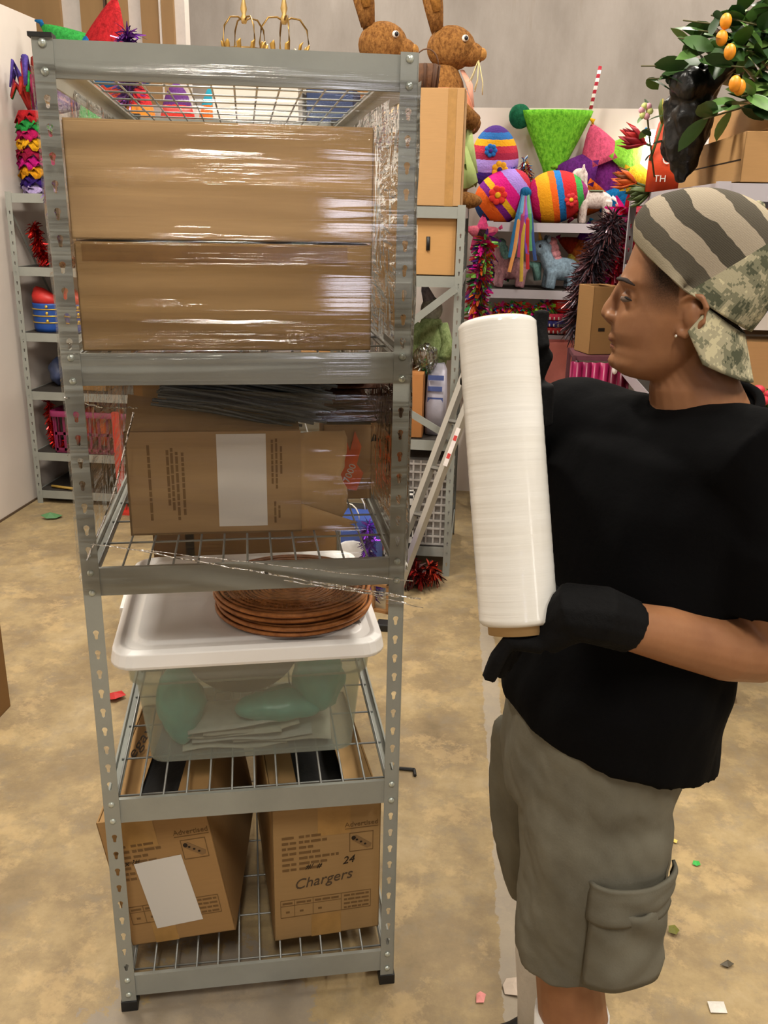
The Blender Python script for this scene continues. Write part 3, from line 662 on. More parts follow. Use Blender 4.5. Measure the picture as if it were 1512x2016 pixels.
# ears
for s in (-1, 1):
    ec = hpt(1361, 612)+HL*(s*.071)
    def E_(a, c, o=0): return ec+HF*a+HU*c+HL*(s*o)
    outl = [E_(.012, .006, .002), E_(.013, .018, .006), E_(.004, .0265, .011), E_(-.009, .0245, .014), E_(-.0165, .012, .016), E_(-.0155, -.004, .015), E_(-.006, -.016, .010), E_(.004, -.0235, .006), E_(.0115, -.021, .003), E_(.013, -.012, .001)]
    body.tube(outl, [.003, .0036, .0042, .0044, .0042, .0038, .0038, .0052, .0048, .003], 8)
    body.tube([E_(.006, -.012, .002), E_(-.004, -.004, .006), E_(-.008, .010, .008), E_(-.002, .018, .006)], [.003, .003, .003, .002], 6)
    body.ell(E_(-.001, .002, .002), (.012, .012, .019), 12, 8)
    body.ell(E_(.0135, -.003, .0), (.004, .004, .005), 8, 6)
# neck and upper torso, arms, legs
NB = at(1376, 800, 1.222)
body.tube([hpt(1372, 640), hpt(1366, 700), hpt(1362, 745), NB, NB-HU*.06], [.052, .053, .0545, .064, .085], 24)
body.tube([NB-HU*.05, Vector((.255, 1.225, 1.22)), Vector((.225, 1.22, 1.02)), Vector((.21, 1.23, .86))], [.09, .11, .105, .11], 20)
LS, LE, LW = Vector((.342, 1.095, 1.315)), Vector((.386, 1.12, 1.048)), at(1192, 1222, 1.005)
RS, RE, RWR = Vector((.135, 1.35, 1.295)), Vector((.075, 1.46, 1.085)), Vector((.062, 1.255, 1.29))
TC = Vector((.255, 1.22, 1.29))
body.tube([TC, LS, LS.lerp(LE, .5), LE], [.075, .048, .043, .041], 16)
body.tube([LE+HU*.005, LE.lerp(LW, .25)+Vector((0, -.004, .002)), LE.lerp(LW, .55), LE.lerp(LW, .85), LW], [.040, .043, .037, .030, .026], 18)
body.tube([TC, RS, RS.lerp(RE, .5), RE], [.075, .048, .043, .041], 16)
body.tube([RE, RE.lerp(RWR, .3), RWR], [.040, .041, .027], 16)
LK, LA = Vector((.185, 1.165, .50)), Vector((.20, 1.165, .09))
RK, RA = Vector((.165, 1.35, .48)), Vector((.175, 1.36, .09))
for hip, kn, an in ((Vector((.205, 1.17, .84)), LK, LA), (Vector((.18, 1.32, .84)), RK, RA)):
    body.tube([Vector((.2, 1.235, .9)), hip, kn], [.10, .085, .056], 16)
    body.tube([kn, kn.lerp(an, .12)+Vector((.0, 0, 0)), kn.lerp(an, .35)+Vector((.012, 0, 0)), kn.lerp(an, .7), an, an-HU*.05], [.056, .053, .057, .043, .034, .034], 18)
me = remesh(body, .0028, 3, .5); me.materials.clear(); me.materials.append(SKIN)
bo = bpy.data.objects.new('body', me); COL.objects.link(bo); pp(bo)
# eyes, brows, hair, earring
eyem = NT('eye_white'); eyem.col(lin('#6a5a50')); eyem.set(.2)
for s in (-1, 1):
    e = pp(B().ell(hpt(1242.5, 584)+HL*(s*.0318), (.0118, .0118, .0062), 14, 8).obj('eye', eyem.m, None, True))
    i_ = B().ell(hpt(1236, 584.5)+HL*(s*.0335), (.006, .0065, .0048), 10, 6).obj('iris', mat('#1c110b', .2), None, True); i_.parent = e
    pp(B().tube([hpt(1222, 551)+HL*(s*.010), hpt(1222.5, 546)+HL*(s*.026), hpt(1236, 547)+HL*(s*.044), hpt(1254, 556)+HL*(s*.0575)], [.002, .0042, .0042, .0014], 8, .6).obj('eyebrow', mat('#20130c', .9), None, True))
    pp(B().tube([hpt(1229, 584)+HL*(s*.023), hpt(1228.5, 579.5)+HL*(s*.033), hpt(1238, 581)+HL*(s*.0425), hpt(1248, 586)+HL*(s*.049)], [.0008, .0017, .0017, .0008], 5).obj('eyelash', mat('#150d09', .9), None, True))
lipm = mat('#84503f', .45, 0, .1)
for px_, py_, r_, wd_ in ((1204.5, 664, .0048, .021), (1208, 680, .0050, .019)):
    c0 = hpt(px_, py_); pp(B().tube([c0+HL*(wd_*q_)-HF*(.010*q_*q_) for q_ in (-1, -.6, -.2, .2, .6, 1)], [r_*.35, r_*.85, r_, r_, r_*.85, r_*.35], 10).obj('lip', lipm, None, True))
pp(B().ell(hpt(1333, 648)+HL*.0765, (.0022, .0022, .0022), 8, 6).obj('earring', mat('#e8e4d8', .1, .9), None, True))
hm = NT('short_hair'); vv = hm.coord(); nn = hm.noise(vv, 700, 2); hd = hm.n('ShaderNodeBsdfPrincipled'); hd.inputs['Base Color'].default_value = lin('#20150e'); hd.inputs['Roughness'].default_value = .9
ht = hm.n('ShaderNodeBsdfTransparent'); hx = hm.n('ShaderNodeMixShader'); at_ = hm.n('ShaderNodeAttribute'); at_.attribute_name = 'hair_amount'
ml = hm.n('ShaderNodeMath', operation='MULTIPLY', use_clamp=True); mr_ = hm.n('ShaderNodeMapRange'); mr_.inputs[1].default_value = .3; mr_.inputs[2].default_value = .6; hm.l(nn, mr_.inputs[0]); mr_.inputs[3].default_value = .55; mr_.inputs[4].default_value = 1
hm.l(mr_.outputs[0], ml.inputs[0]); hm.l(at_.outputs['Fac'], ml.inputs[1]); hm.l(ml.outputs[0], hx.inputs[0]); hm.l(ht.outputs[0], hx.inputs[1]); hm.l(hd.outputs[0], hx.inputs[2]); hm.l(hx.outputs[0], hm.out.inputs[0])
# hair: the skin surface of the temples and nape, lifted a hair's breadth, cropped density as an attribute
hb = B(); dens = []; idx = {}
def hair_density(p):
    q = p-HC; a, c = q.dot(HF), q.z
    a0, c0 = hac(1290, 560); 
    # temple: below the cap edge, behind the forehead corner, fading towards the sideburn
    t1 = min(1, max(0, (hac(1262, 560)[0]-a)/.026))*min(1, max(0, (c-hac(1300, 612)[1])/.05))
    t1 *= 1 if a > hac(1336, 600)[0] else 0
    t2 = 0
    if a < hac(1382, 600)[0]: t2 = min(1, max(0, (c-hac(1400, 735)[1])/.045))*min(1, max(0, (hac(1378, 600)[0]-a)/.015))
    return max(t1*1.0, t2)
for pol in me.polygons:
    cs_ = [me.vertices[i].co for i in pol.vertices]
    if all((p-HC).z > -.10 and (p-HC).length < .16 and (abs((p-HC).dot(HL)) < .0795) for p in cs_) and any(hair_density(p) > .02 for p in cs_):
        f = []
        for i in pol.vertices:
            if i not in idx: idx[i] = len(hb.v); hb.v.append(me.vertices[i].co+me.vertices[i].normal*.0009); dens.append(hair_density(me.vertices[i].co))
            f.append(idx[i])
        hb.f.append(tuple(f)); hb.mi.append(0)
ho = hb.obj('hair', hm.m, None, True); at_l = ho.data.attributes.new('hair_amount', 'FLOAT', 'POINT'); at_l.data.foreach_set('value', dens); pp(ho)

# --- cap (worn backwards): dome in cap frame s (front->back), n (height), lateral L
P1, P2 = hpt(1249, 471), hpt(1470, 655)
CS = (P2-P1).normalized(); CN = HL.cross(CS).normalized()
if CN.z < 0: CN = -CN
KPX = (P2-P1).length/287.0
prof = [(0, 0), (-20, 24), (-27, 48), (-22, 78), (5, 116), (36, 145), (80, 171), (140, 186), (193, 176), (244, 139), (280, 70), (290, 8)]
def catm(P, n):
    out = []
    for i in range(len(P)-1):
        p0, p1, p2, p3 = P[max(i-1, 0)], P[i], P[i+1], P[min(i+2, len(P)-1)]
        for k in range(n):
            t = k/n; out.append(tuple(.5*((2*p1[j])+(-p0[j]+p2[j])*t+(2*p0[j]-5*p1[j]+4*p2[j]-p3[j])*t*t+(-p0[j]+3*p1[j]-3*p2[j]+p3[j])*t**3) for j in range(len(P[0]))))
    out.append(P[-1]); return out
prof = catm(prof, 5); LATW = .0865
cap_t = B(); nb = 30
def cap_local(s, n, b): return Vector((s*KPX, b, n*KPX))
rowsc = []
for (s, n) in prof:
    row = []
    for j in range(nb+1):
        be = -PI/2+PI*j/nb; cb, sb = math.cos(be)**.85 if abs(be) < PI/2-.001 else 0, math.sin(be)
        row.append(cap_local(132+(s-132)*cb, n*cb-6*(1-cb), LATW*sb*(1-.10*max(0, (n/190))*abs(sb))))
    rowsc.append(row)
cap_t.rings(rowsc, cap=False, loop=False)
def cap_mat():
    t = NT('camouflage_cap'); c = t.n('ShaderNodeTexCoord'); ob = c.outputs['Object']
    sn = t.n('ShaderNodeVectorMath', operation='SNAP'); sn.inputs[1].default_value = (.0028,)*3; t.l(ob, sn.inputs[0])
    n1 = t.noise(sn.outputs[0], 34, 4, .65); camo = t.ramp(n1, [(0, lin('#4d5040')), (.43, lin('#75745f')), (.51, lin('#a09a80')), (.60, lin('#bdb594')), (.72, lin('#8b8a74'))], 'CONSTANT')
    sp = t.n('ShaderNodeSeparateXYZ'); t.l(ob, sp.inputs[0])
    nw = t.noise(ob, 22, 2); ma = t.n('ShaderNodeMath', operation='MULTIPLY_ADD'); ma.inputs[1].default_value = .018; t.l(nw, ma.inputs[0]); t.l(sp.outputs[2], ma.inputs[2])
    tl = t.n('ShaderNodeMath', operation='MULTIPLY_ADD'); tl.inputs[1].default_value = .12; t.l(sp.outputs[0], tl.inputs[0]); t.l(ma.outputs[0], tl.inputs[2])
    mr = t.n('ShaderNodeMapRange'); mr.inputs[1].default_value = -.005; mr.inputs[2].default_value = .145; t.l(tl.outputs[0], mr.inputs[0])
    lt, dk = lin('#958a79'), lin('#4a453c')
    strp = t.ramp(mr.outputs[0], [(0, lin('#86805e')), (.10, lin('#8f8672')), (.19, dk), (.34, lt), (.47, lin('#3f3b33')), (.62, lt), (.80, dk), (.93, lin('#a0957f'))], 'CONSTANT')
    wv = t.n('ShaderNodeTexWave'); wv.inputs['Scale'].default_value = 150; wv.bands_direction = 'Z'; t.l(ob, wv.inputs[0])
    strp2 = t.mix(t.ramp(wv.outputs[0], [(.3, (0,)*3), (.7, (.22,)*3)]), strp, lin('#6a6454'))
    msk = t.n('ShaderNodeMath', operation='MULTIPLY_ADD'); msk.inputs[1].default_value = -.35; t.l(sp.outputs[2], msk.inputs[0]); t.l(sp.outputs[0], msk.inputs[2])
    gt = t.n('ShaderNodeMath', operation='GREATER_THAN'); gt.inputs[1].default_value = .093; t.l(msk.outputs[0], gt.inputs[0])
    t.col(t.mix(gt.outputs[0], strp2, camo)); t.set(.95, 0, .1); t.bump(t.noise(ob, 500, 2), .3, .002); return t.m
CAPM = cap_mat()
def camo_mat():
    t = NT('camouflage_bill'); c = t.n('ShaderNodeTexCoord'); sn = t.n('ShaderNodeVectorMath', operation='SNAP'); sn.inputs[1].default_value = (.0028,)*3; t.l(c.outputs['Object'], sn.inputs[0])
    n1 = t.noise(sn.outputs[0], 34, 4, .65); t.col(t.ramp(n1, [(0, lin('#4d5040')), (.43, lin('#75745f')), (.51, lin('#a09a80')), (.60, lin('#bdb594')), (.72, lin('#8b8a74'))], 'CONSTANT')); t.set(.95, 0, .1); return t.m
cap = cap_t.obj('cap', CAPM, None, True, solid=.003)
cap.matrix_world = Matrix(((CS.x, HL.x, CN.x, P1.x), (CS.y, HL.y, CN.y, P1.y), (CS.z, HL.z, CN.z, P1.z), (0, 0, 0, 1)))
cap.parent = person; cap.matrix_parent_inverse = Matrix.Translation((-.2, -1.22, 0))
bl = B()
def bill(u, v):
    # u across (-1..1), v outwards; root follows the back arc of the cap
    x = (u-.5)*2; s = 132+158*math.cos(x*1.15); b = LATW*math.sin(x*1.15)
    out = v*100*math.cos(x*1.25)**.5 if abs(x) < .999 else 0
    drop = -4-out*.58-52*x*x*v
    return cap_local(s+out*.78-6, drop, b*(1+.12*v))
bl.grid(bill, 24, 10); bo_ = bl.obj('bill', camo_mat(), None, True, solid=.003); bo_.parent = cap
btn = B().ell(cap_local(140, 187, 0), (.007, .007, .004), 10, 6).obj('cap_button', camo_mat(), None, True); btn.parent = cap

# --- t-shirt
TEE = NT('black_cotton'); TEE.col(lin('#060607')); TEE.set(.95, 0, .08); TEE.bump(TEE.noise(TEE.coord(), 60, 5), .2, .004); TEE.p.inputs['Sheen Weight'].default_value = .0
def oring(c, wl, df, yaw, z, n=40, ex=.9, tilt=0):
    Fd = Vector((math.cos(yaw), math.sin(yaw), 0)); Ld = Vector((-Fd.y, Fd.x, 0)); out = []
    for j in range(n):
        a = 2*PI*j/n; cs, sn = math.cos(a), math.sin(a)
        f = df*math.copysign(abs(cs)**ex, cs); l = wl*math.copysign(abs(sn)**ex, sn)
        out.append(Vector((c[0], c[1], z))+Fd*f+Ld*l+Vector((0, 0, tilt*f)))
    return out
rd = math.radians
tee = B()
tee.rings([oring((.213, 1.225), .172, .150, rd(205), .862, tilt=.30), oring((.213, 1.222), .174, .152, rd(206), .915, tilt=.2), oring((.216, 1.218), .175, .150, rd(208), .97), oring((.225, 1.22), .170, .135, rd(212), 1.05), oring((.238, 1.22), .174, .125, rd(216), 1.15), oring((.248, 1.224), .182, .120, rd(218), 1.24), oring((.258, 1.225), .178, .105, rd(218), 1.305), oring((.268, 1.225), .145, .092, rd(218), 1.330, tilt=-.15), oring((.280, 1.224), .090, .082, rd(218), 1.348, tilt=-.42)])
tee.tube([TC+HU*.0, LS+HU*.004, LS.lerp(LE, .35), LS.lerp(LE, .66)], [.076, .075, .070, .075], 22)
tee.tube([TC+HU*.0, RS+HU*.004, RS.lerp(RE, .35), RS.lerp(RE, .66)], [.076, .073, .068, .070], 22)
def fold(p, n):
    k = .006*nz((p.x*1, p.y*1, p.z*.5), 11, 2)+.004*nz((p.x, p.y, p.z*.7), 24, 5)
    return p+n*k
me = remesh(tee, .006, 4, .5, fold); me.materials.clear(); me.materials.append(TEE.m)
o = bpy.data.objects.new('t_shirt', me); COL.objects.link(o); pp(o)
col_r = oring((.280, 1.224), .083, .076, rd(218), 1.349, tilt=-.45); pp(B().tube(col_r+col_r[:1], .0065, 8).obj('collar', TEE.m, o, True)); 
# --- shorts
SH = NT('grey_cargo_cotton'); v_ = SH.coord(); n_ = SH.noise(v_, 9, 5); SH.col(SH.ramp(n_, [(.3, lin('#5c594e')), (.7, lin('#6e6b5e'))])); SH.set(.9, 0, .2); SH.bump(SH.noise(v_, 300, 3), .2, .002)
sh = B()
sh.rings([oring((.205, 1.225), .15, .125, rd(195), .98), oring((.20, 1.225), .158, .135, rd(192), .90), oring((.198, 1.23), .165, .135, rd(190), .82), oring((.195, 1.235), .16, .125, rd(190), .755)])
sh.rings([oring((.200, 1.165), .090, .105, rd(185), .82), oring((.206, 1.165), .096, .116, rd(185), .74), oring((.207, 1.165), .096, .113, rd(185), .65), oring((.203, 1.165), .090, .106, rd(185), .55), oring((.198, 1.165), .086, .100, rd(185), .487)])
sh.rings([oring((.160, 1.315), .090, .105, rd(187), .80), oring((.158, 1.325), .092, .108, rd(187), .70), oring((.160, 1.335), .09, .102, rd(187), .60), oring((.168, 1.345), .086, .092, rd(187), .50), oring((.171, 1.35), .082, .088, rd(187), .45)])
def crease(p, n):
    k = .010*nz((p.x*1.1, p.y*1.1, p.z*.45), 13, 7)+.005*nz((p.x, p.y, p.z*.4), 30, 4)+.0018*nz((p.x+p.z*.6, p.y, p.z*.5), 60, 9)
    if p.z < .53: k += .004*math.sin(p.x*90+p.y*40)*(.53-p.z)/.04
    return p+n*k
me = remesh(sh, .006, 3, .5, crease); me.materials.clear(); me.materials.append(SH.m)
so = bpy.data.objects.new('cargo_shorts', me); COL.objects.link(so); pp(so)
# cargo pocket on the near leg
PF = Vector((math.cos(rd(185)), math.sin(rd(185)), 0)); PLf = Vector((-PF.y, PF.x, 0))
def leg_surf(f, z, off):  # point on near side of the near leg, f in [-1,1] front/back
    c = Vector((.206, 1.165, z)); wl = .095+off; df = .114+off; a = math.asin(max(-1, min(1, f)))
    return c+PF*(df*math.sin(a))+PLf*(wl*math.cos(a))
def pocket(z0, z1, f0, f1, off, sag, sd):
    return B().grid(lambda u, v: leg_surf(f0+(f1-f0)*u, z0+(z1-z0)*v, off*math.sin(PI*min(1, max(0, u)))**.4*(1-.6*v*0)+.004+sag*nz((u*3, v*3, sd), 1)+.006*math.sin(PI*u)), 20, 12)
p1 = pocket(.525, .665, -.84, .18, .010, .012, 3).obj('cargo_pocket', SH.m, None, True, solid=.004); p1.parent = so
p2 = pocket(.645, .708, -.88, .22, .013, .006, 6).obj('pocket_flap', SH.m, None, True, solid=.005); p2.parent = so
# --- socks and shoes
for k_, an in enumerate((LA, RA)):
    pp(B().tube([an+HU*.0, an+HU*.10, an+HU*.2, an+HU*.275], [.040, .047, .0575, .0605], 20).obj('sock', mat('#d8d5d0', .9, 0, .05, 60, .2), None, True))
    s_ = B(); c = Vector((an.x, an.y, 0))
    s_.rings([[c+Vector((-.055+.135*math.cos(a)*sc*(1 if math.cos(a) < 0 else .85), .046*math.sin(a)*sc*(1-.15*math.cos(a)), z)) for a in (2*PI*j/24 for j in range(24))] for sc, z in ((1, .0), (1.04, .012), (1.0, .03), (.9, .05))])
    s_.rings([[c+Vector((ox+lx*math.cos(a), ly*math.sin(a), z)) for a in (2*PI*j/24 for j in range(24))] for ox, lx, ly, z in ((-.05, .12, .042, .03), (-.04, .105, .042, .06), (-.005, .06, .042, .085), (.0, .048, .042, .12))])
    pp(s_.obj('shoe', mat('#17161a', .6), None, True, subd=1))
# --- gloves
GL = mat('#060607', .8, 0, .3, 60, .3, 120, (1, 1, 1), .15)
def glove(parts, name='glove', vox=.0032):
    b = B()
    for pts, rad in parts: b.tube(pts, rad, 12)
    me = remesh(b, vox, 2, .5); me.materials.clear(); me.materials.append(GL); o = bpy.data.objects.new(name, me); COL.objects.link(o); return pp(o)
RT, RB = dep(978, 634, 1.12), dep(1021, 1226, 1.12); RAX = (RT-RB).normalized(); RR = .0487
# left hand: palm under the core end, four fingers reaching past it, thumb up the far side
dirw = (LW-LE).normalized()
k0 = at(1188, 1213, 1.005); k1 = at(1130, 1205, 1.012); k2 = at(1075, 1243, 1.025); k3 = at(1030, 1262, 1.03)
fing = []
base = [k2+Vector((-.004, .022*q, -.004-.004*abs(q))) for q in (-1, -.33, .33, 1)]
tips = [(at(962, 1336, 1.005), .088), (at(980, 1330, 1.03), .09), (at(992, 1318, 1.05), .085), (at(1003, 1300, 1.07), .07)]
mids = [at(1003, 1262, 1.005), at(1008, 1264, 1.03), at(1014, 1264, 1.05), at(1022, 1264, 1.07)]
m2 = [at(980, 1295, 1.003), at(992, 1295, 1.03), at(1002, 1290, 1.05), at(1012, 1282, 1.07)]
for b_, m_, n2, (t_, _) in zip(base, mids, m2, tips): fing.append(([b_, m_, n2, t_], [.012, .0115, .0108, .0095]))
fing.append(([k1+Vector((0, .015, 0)), at(1105, 1180, 1.06), at(1085, 1165, 1.085), at(1070, 1150, 1.10)], [.014, .0125, .0115, .0095]))
fing.append(([LW.lerp(LE, .14), k0, k1, k2+Vector((0, 0, -.002))], [.034, .037, .038, .024]))
fing.append(([k1+Vector((0, -.012, -.01)), k2+Vector((.0, -.016, -.006))], [.022, .018])); fing.append(([k1+Vector((0, .018, -.008)), k2+Vector((0, .018, -.006))], [.022, .018]))
g1 = glove(fing)
# right hand: palm behind the roll, fingers round its far left side, thumb raised past the top right edge
rc = RB.lerp(RT, .80); away = (rc-CAM); away -= RAX*away.dot(RAX); away.normalize(); side = RAX.cross(away).normalized()
if side.dot(CR) < 0: side = -side
def rp_(ang, h, r=RR+.013): return rc+RAX*h+(away*math.cos(ang)+side*math.sin(ang))*r
fr = []
for k in range(4):
    h = .035-.024*k; ln = (1.2, 1.3, 1.25, 1.1)[k]
    fr.append(([rp_(.15, h*.9, RR+.016), rp_(-.2, h), rp_(-.5, h), rp_(-ln*.72, h*1.02, RR+.011)], [.0115, .011, .0105, .009]))
fr.append(([rp_(.5, -.01, RR+.02), rp_(1.05, .035, RR+.016), dep(1064, 680, 1.125), dep(1067, 612, 1.128)], [.015, .0135, .0125, .0105]))
fr.append(([RWR.lerp(RE, .1), RWR, rp_(.35, -.02, RR+.026), rp_(.2, .03, RR+.016)], [.031, .031, .038, .022]))
fr.append(([rp_(.6, -.05, RR+.024), rp_(.85, .0, RR+.018)], [.022, .018]))
glove(fr)

# --- roll of stretch film
roll = thing('film_roll', 'large roll of white stretch film in the gloved hands', 'film roll', RB)
qr = RAX.to_track_quat('Z', 'Y').to_matrix().to_4x4(); roll.matrix_world = Matrix.Translation(RB) @ qr
LEN = (RT-RB).length
fw = NT('film_roll_white'); c_ = fw.coord((1, 1, 1)); wv = fw.noise(fw.coord((1.5, 1.5, 130)), 1, 4); n2 = fw.noise(fw.coord((1, 1, 9)), 1.5, 3)
fw.col(fw.ramp(n2, [(.3, lin('#d6d3cb')), (.7, lin('#dddcd8'))])); fw.set(.13, 0, .5); fw.p.inputs['Subsurface Weight'].default_value = .2; fw.p.inputs['Subsurface Radius'].default_value = (.03, .03, .03); fw.bump(wv, .25, .002)
prf = [(.0385, 0), (RR-.004, 0), (RR, .004)]+[(RR+.00012*math.sin(i*2.1)+.00008*math.sin(i*.9), .004+(LEN-.008)*i/90) for i in range(1, 90)]+[(RR, LEN-.004), (RR-.004, LEN), (.0385, LEN)]
B().lathe(prf, 48).obj('film', fw.m, roll, True)
B().lathe([(.036, -.012), (.0385, -.012), (.0385, LEN+.002), (.036, LEN+.002)], 32, cap=False).obj('core_tube', cardboard('#ad8f62'), roll, True)

# ================================================================== BACKGROUND: LEFT RACK
def fringe(b, rings, n=28, seed=0, mi=0, c=(0, 0, 0)):
    """ragged tissue ruffles: stacked frilled skirts (r, z, drop)"""
    for k, (r, z, d) in enumerate(rings):
        a0 = seed+k; pts = []
        for rr, zz, q in ((r*.9, z, 0), (r*1.08, z-d, 1)):
            pts.append([Vector((c[0]+rr*(1+.10*q*math.sin(j*2.4+a0))*math.cos(2*PI*j/n), c[1]+rr*(1+.10*q*math.sin(j*2.4+a0))*math.sin(2*PI*j/n), c[2]+zz+.02*q*math.sin(j*1.7+a0*2))) for j in range(n)])
        b.rings(pts, cap=False, mi=mi)
    return b
RAIN = ['#c3242c', '#e8a21c', '#c21a78', '#3c2a86', '#3aa04a', '#1f6fb5', '#e0622a', '#8a4fb8']
def ruffle_pinata(label, loc, rz, H_, cols, r0=.1, name='pinata', rib=True):
    t = thing(name, label, 'pinata', loc, rz)
    n = len(cols)
    for k, c in enumerate(cols):
        z = H_*(k+1)/n; r = r0*(1-.25*abs(k/n-.4)); fringe(B(), [(r, z, H_/n*.7), (r*1.03, z-H_/n*.35, H_/n*.75)], seed=k).obj('ruffle', fuzzy(c), t, True, solid=.003)
    B().lathe([(.001, 0), (r0*.8, .0), (r0*.85, H_*.5), (r0*.7, H_), (.001, H_+.01)], 14).obj('core', fuzzy(cols[0]), t, True)
    if rib:
        q = random.Random(len(label))
        for k in range(30):
            a = q.random()*6.28; l = q.uniform(.15, .34); b = B(); p = Vector((.02*math.cos(a), .02*math.sin(a), H_)); pts = [p, p+Vector((.03*math.cos(a), .03*math.sin(a), l*.5)), p+Vector((.06*math.cos(a), .06*math.sin(a), l*.75)), p+Vector((.085*math.cos(a), .085*math.sin(a), l*.35))]
            b.tube(pts, [.012, .02, .018, .008], 6, .6); b.obj('paper_streamer', fuzzy(q.choice(['#7a3f86', '#a0325a', '#3a9a4a', '#c0392f', '#5b4aa0'])), t, True)
    return t
ruffle_pinata('tall ruffled pinata in red, magenta, yellow and purple bands on the left rack', (-2.372, 4.82, 1.655), .2, .40, ['#c8b4e8', '#3a2276', '#eea41e', '#d01c86', '#a01840', '#f0b020', '#c01a60', '#2f9a48', '#b82028'], .095)
def star_pinata(label, loc, rz, r, cols, tilt=0, depth=.12, name='pinata', cones=5, body='#c21a78', start=PI/2, fat=.34):
    t = thing(name, label, 'pinata', loc, rz); t.rotation_euler = (0, tilt, rz)
    B().ell((0, 0, 0), (r*.5, depth, r*.5), 18, 10).obj('ball', fuzzy(body), t, True)
    for k in range(cones):
        a = start-2*PI*k/cones; d = Vector((math.cos(a), 0, math.sin(a))); b = B()
        pts = [d*(r*(.25+.75*q/6)) for q in range(7)]; b.tube(pts, [r*fat*(1-q/6)**.8+.006 for q in range(7)], 12, .8, up=(0, 1, 0)); c = b.obj('point', fuzzy(cols[k % len(cols)]), t, True)
        B().tube([d*(r*.97), d*(r*1.04)+Vector((.01, 0, .01)), d*(r*1.1)], [.012, .014, .006], 6).obj('tassel', fuzzy(cols[(k+2) % len(cols)]), c, True)
    return t
# row of pinatas along the top of the left rack (seen through the wire shelf)
def egg(label, loc, rot, r, cols, key, cat='pinata', flower=None, lat=.8):
    t = thing('egg_pinata', label, cat, loc); t.rotation_euler = rot
    b = B().lathe([(max(.001, r*lat*math.cos(a)*(1-.12*math.sin(a))), r*math.sin(a)) for a in (-PI/2+PI*i/18 for i in range(19))], 28)
    b.obj('shell', bands('egg_bands_'+key, cols, -r, r, wob=.03), t, True)
    if flower:
        for (dx, dz, fr, fc, cc) in flower:
            y = -math.sqrt(max(.0001, (r*.82)**2-dx*dx-(dz*.8)**2))*1.0-.004
            f = B()
            for k in range(7):
                a = 2*PI*k/7; f.ell((dx+fr*.6*math.cos(a), y, dz+fr*.6*math.sin(a)), (fr*.36, .008, fr*.36), 8, 5)
            o = f.ell((dx, y, dz), (fr*.55, .008, fr*.55), 10, 5).obj('felt_flower', mat(fc, .9), t, True); B().ell((dx, y-.008, dz), (fr*.3, .006, fr*.3), 8, 5).obj('flower_centre', mat(cc, .9), o, True)
    return t
star_pinata('star pinata with blue and red points leaning on the left wall above the rack', (-2.09, 5.04, 2.28), .1, .36, ['#c0262c', '#1d6fae', '#d8533a', '#b493d8', '#3aa84a'], .3, body='#1d6fae')
for k, (px_, c_, cc) in enumerate(((192, 'red', ['#b3222a', '#c9382f', '#8e1a2a', '#3aa04a', '#e0622a']), (275, 'orange and blue', ['#e0622a', '#1f6fb5', '#1f6fb5', '#e08a2a', '#c3242c']), (352, 'crimson', ['#b02030', '#7a1a3a', '#b02030', '#d0302a', '#5b2a70']), (428, 'teal', ['#1f9ab5', '#1f7fb5', '#2fb0c0', '#e0702a', '#1f9ab5']))):
    p = at(px_, 215, 4.86); egg('%s striped round pinata on the left rack behind the wire shelf' % c_, (p.x, 4.84, 1.655+.27), (0, 0, 0), .27, cc, 'top%d' % k, lat=.37)
def tinsel(name, label, cat, path, r, cols, n, seed, loc=(0, 0, 0), ln=.05, group=None, metal=.8, width=.003, stuff=False):
    """shaggy tinsel garland: a cord with foil strips standing off it"""
    t = thing(name, label, cat, loc, 0, group); q = random.Random(seed); P = [Vector(p) for p in path]
    B().tube(P, .006, 6).obj('cord', mat(cols[0], .5), t, True)
    for ci, c in enumerate(cols):
        b = B()
        for k in range(n//len(cols)):
            u = q.random()*(len(P)-1); i = int(u); p = P[i].lerp(P[min(i+1, len(P)-1)], u-i)
            d = Vector((q.gauss(0, 1), q.gauss(0, 1), q.gauss(0, 1)-.3)).normalized(); s = d.cross(Vector((q.random(), q.random(), q.random()))).normalized()*width; l = ln*q.uniform(.5, 1.2)*r/.05; e = p+d*l+Vector((0, 0, -l*.2))
            b.add([p-s, p+s, (p+e)/2+s+d*.0+Vector((0, 0, .006)), e+s*.4, e-s*.4, (p+e)/2-s+Vector((0, 0, .006))], [(0, 1, 2, 5), (5, 2, 3, 4)])
        o = b.obj('foil_strips', mat(c, .25, metal, .25, 40), t); o['kind'] = 'stuff'
    return t
p = at(250, 60, 4.8); tinsel('tinsel_spray', 'purple metallic tinsel spray standing on top of the left rack', 'tinsel', [(p.x, 4.8, 1.66), (p.x, 4.8, 2.1), (p.x, 4.8, 2.42)], .05, ['#7a3a9a', '#a06ab8', '#5a2a7a'], 1400, 4, ln=.085, width=.005)
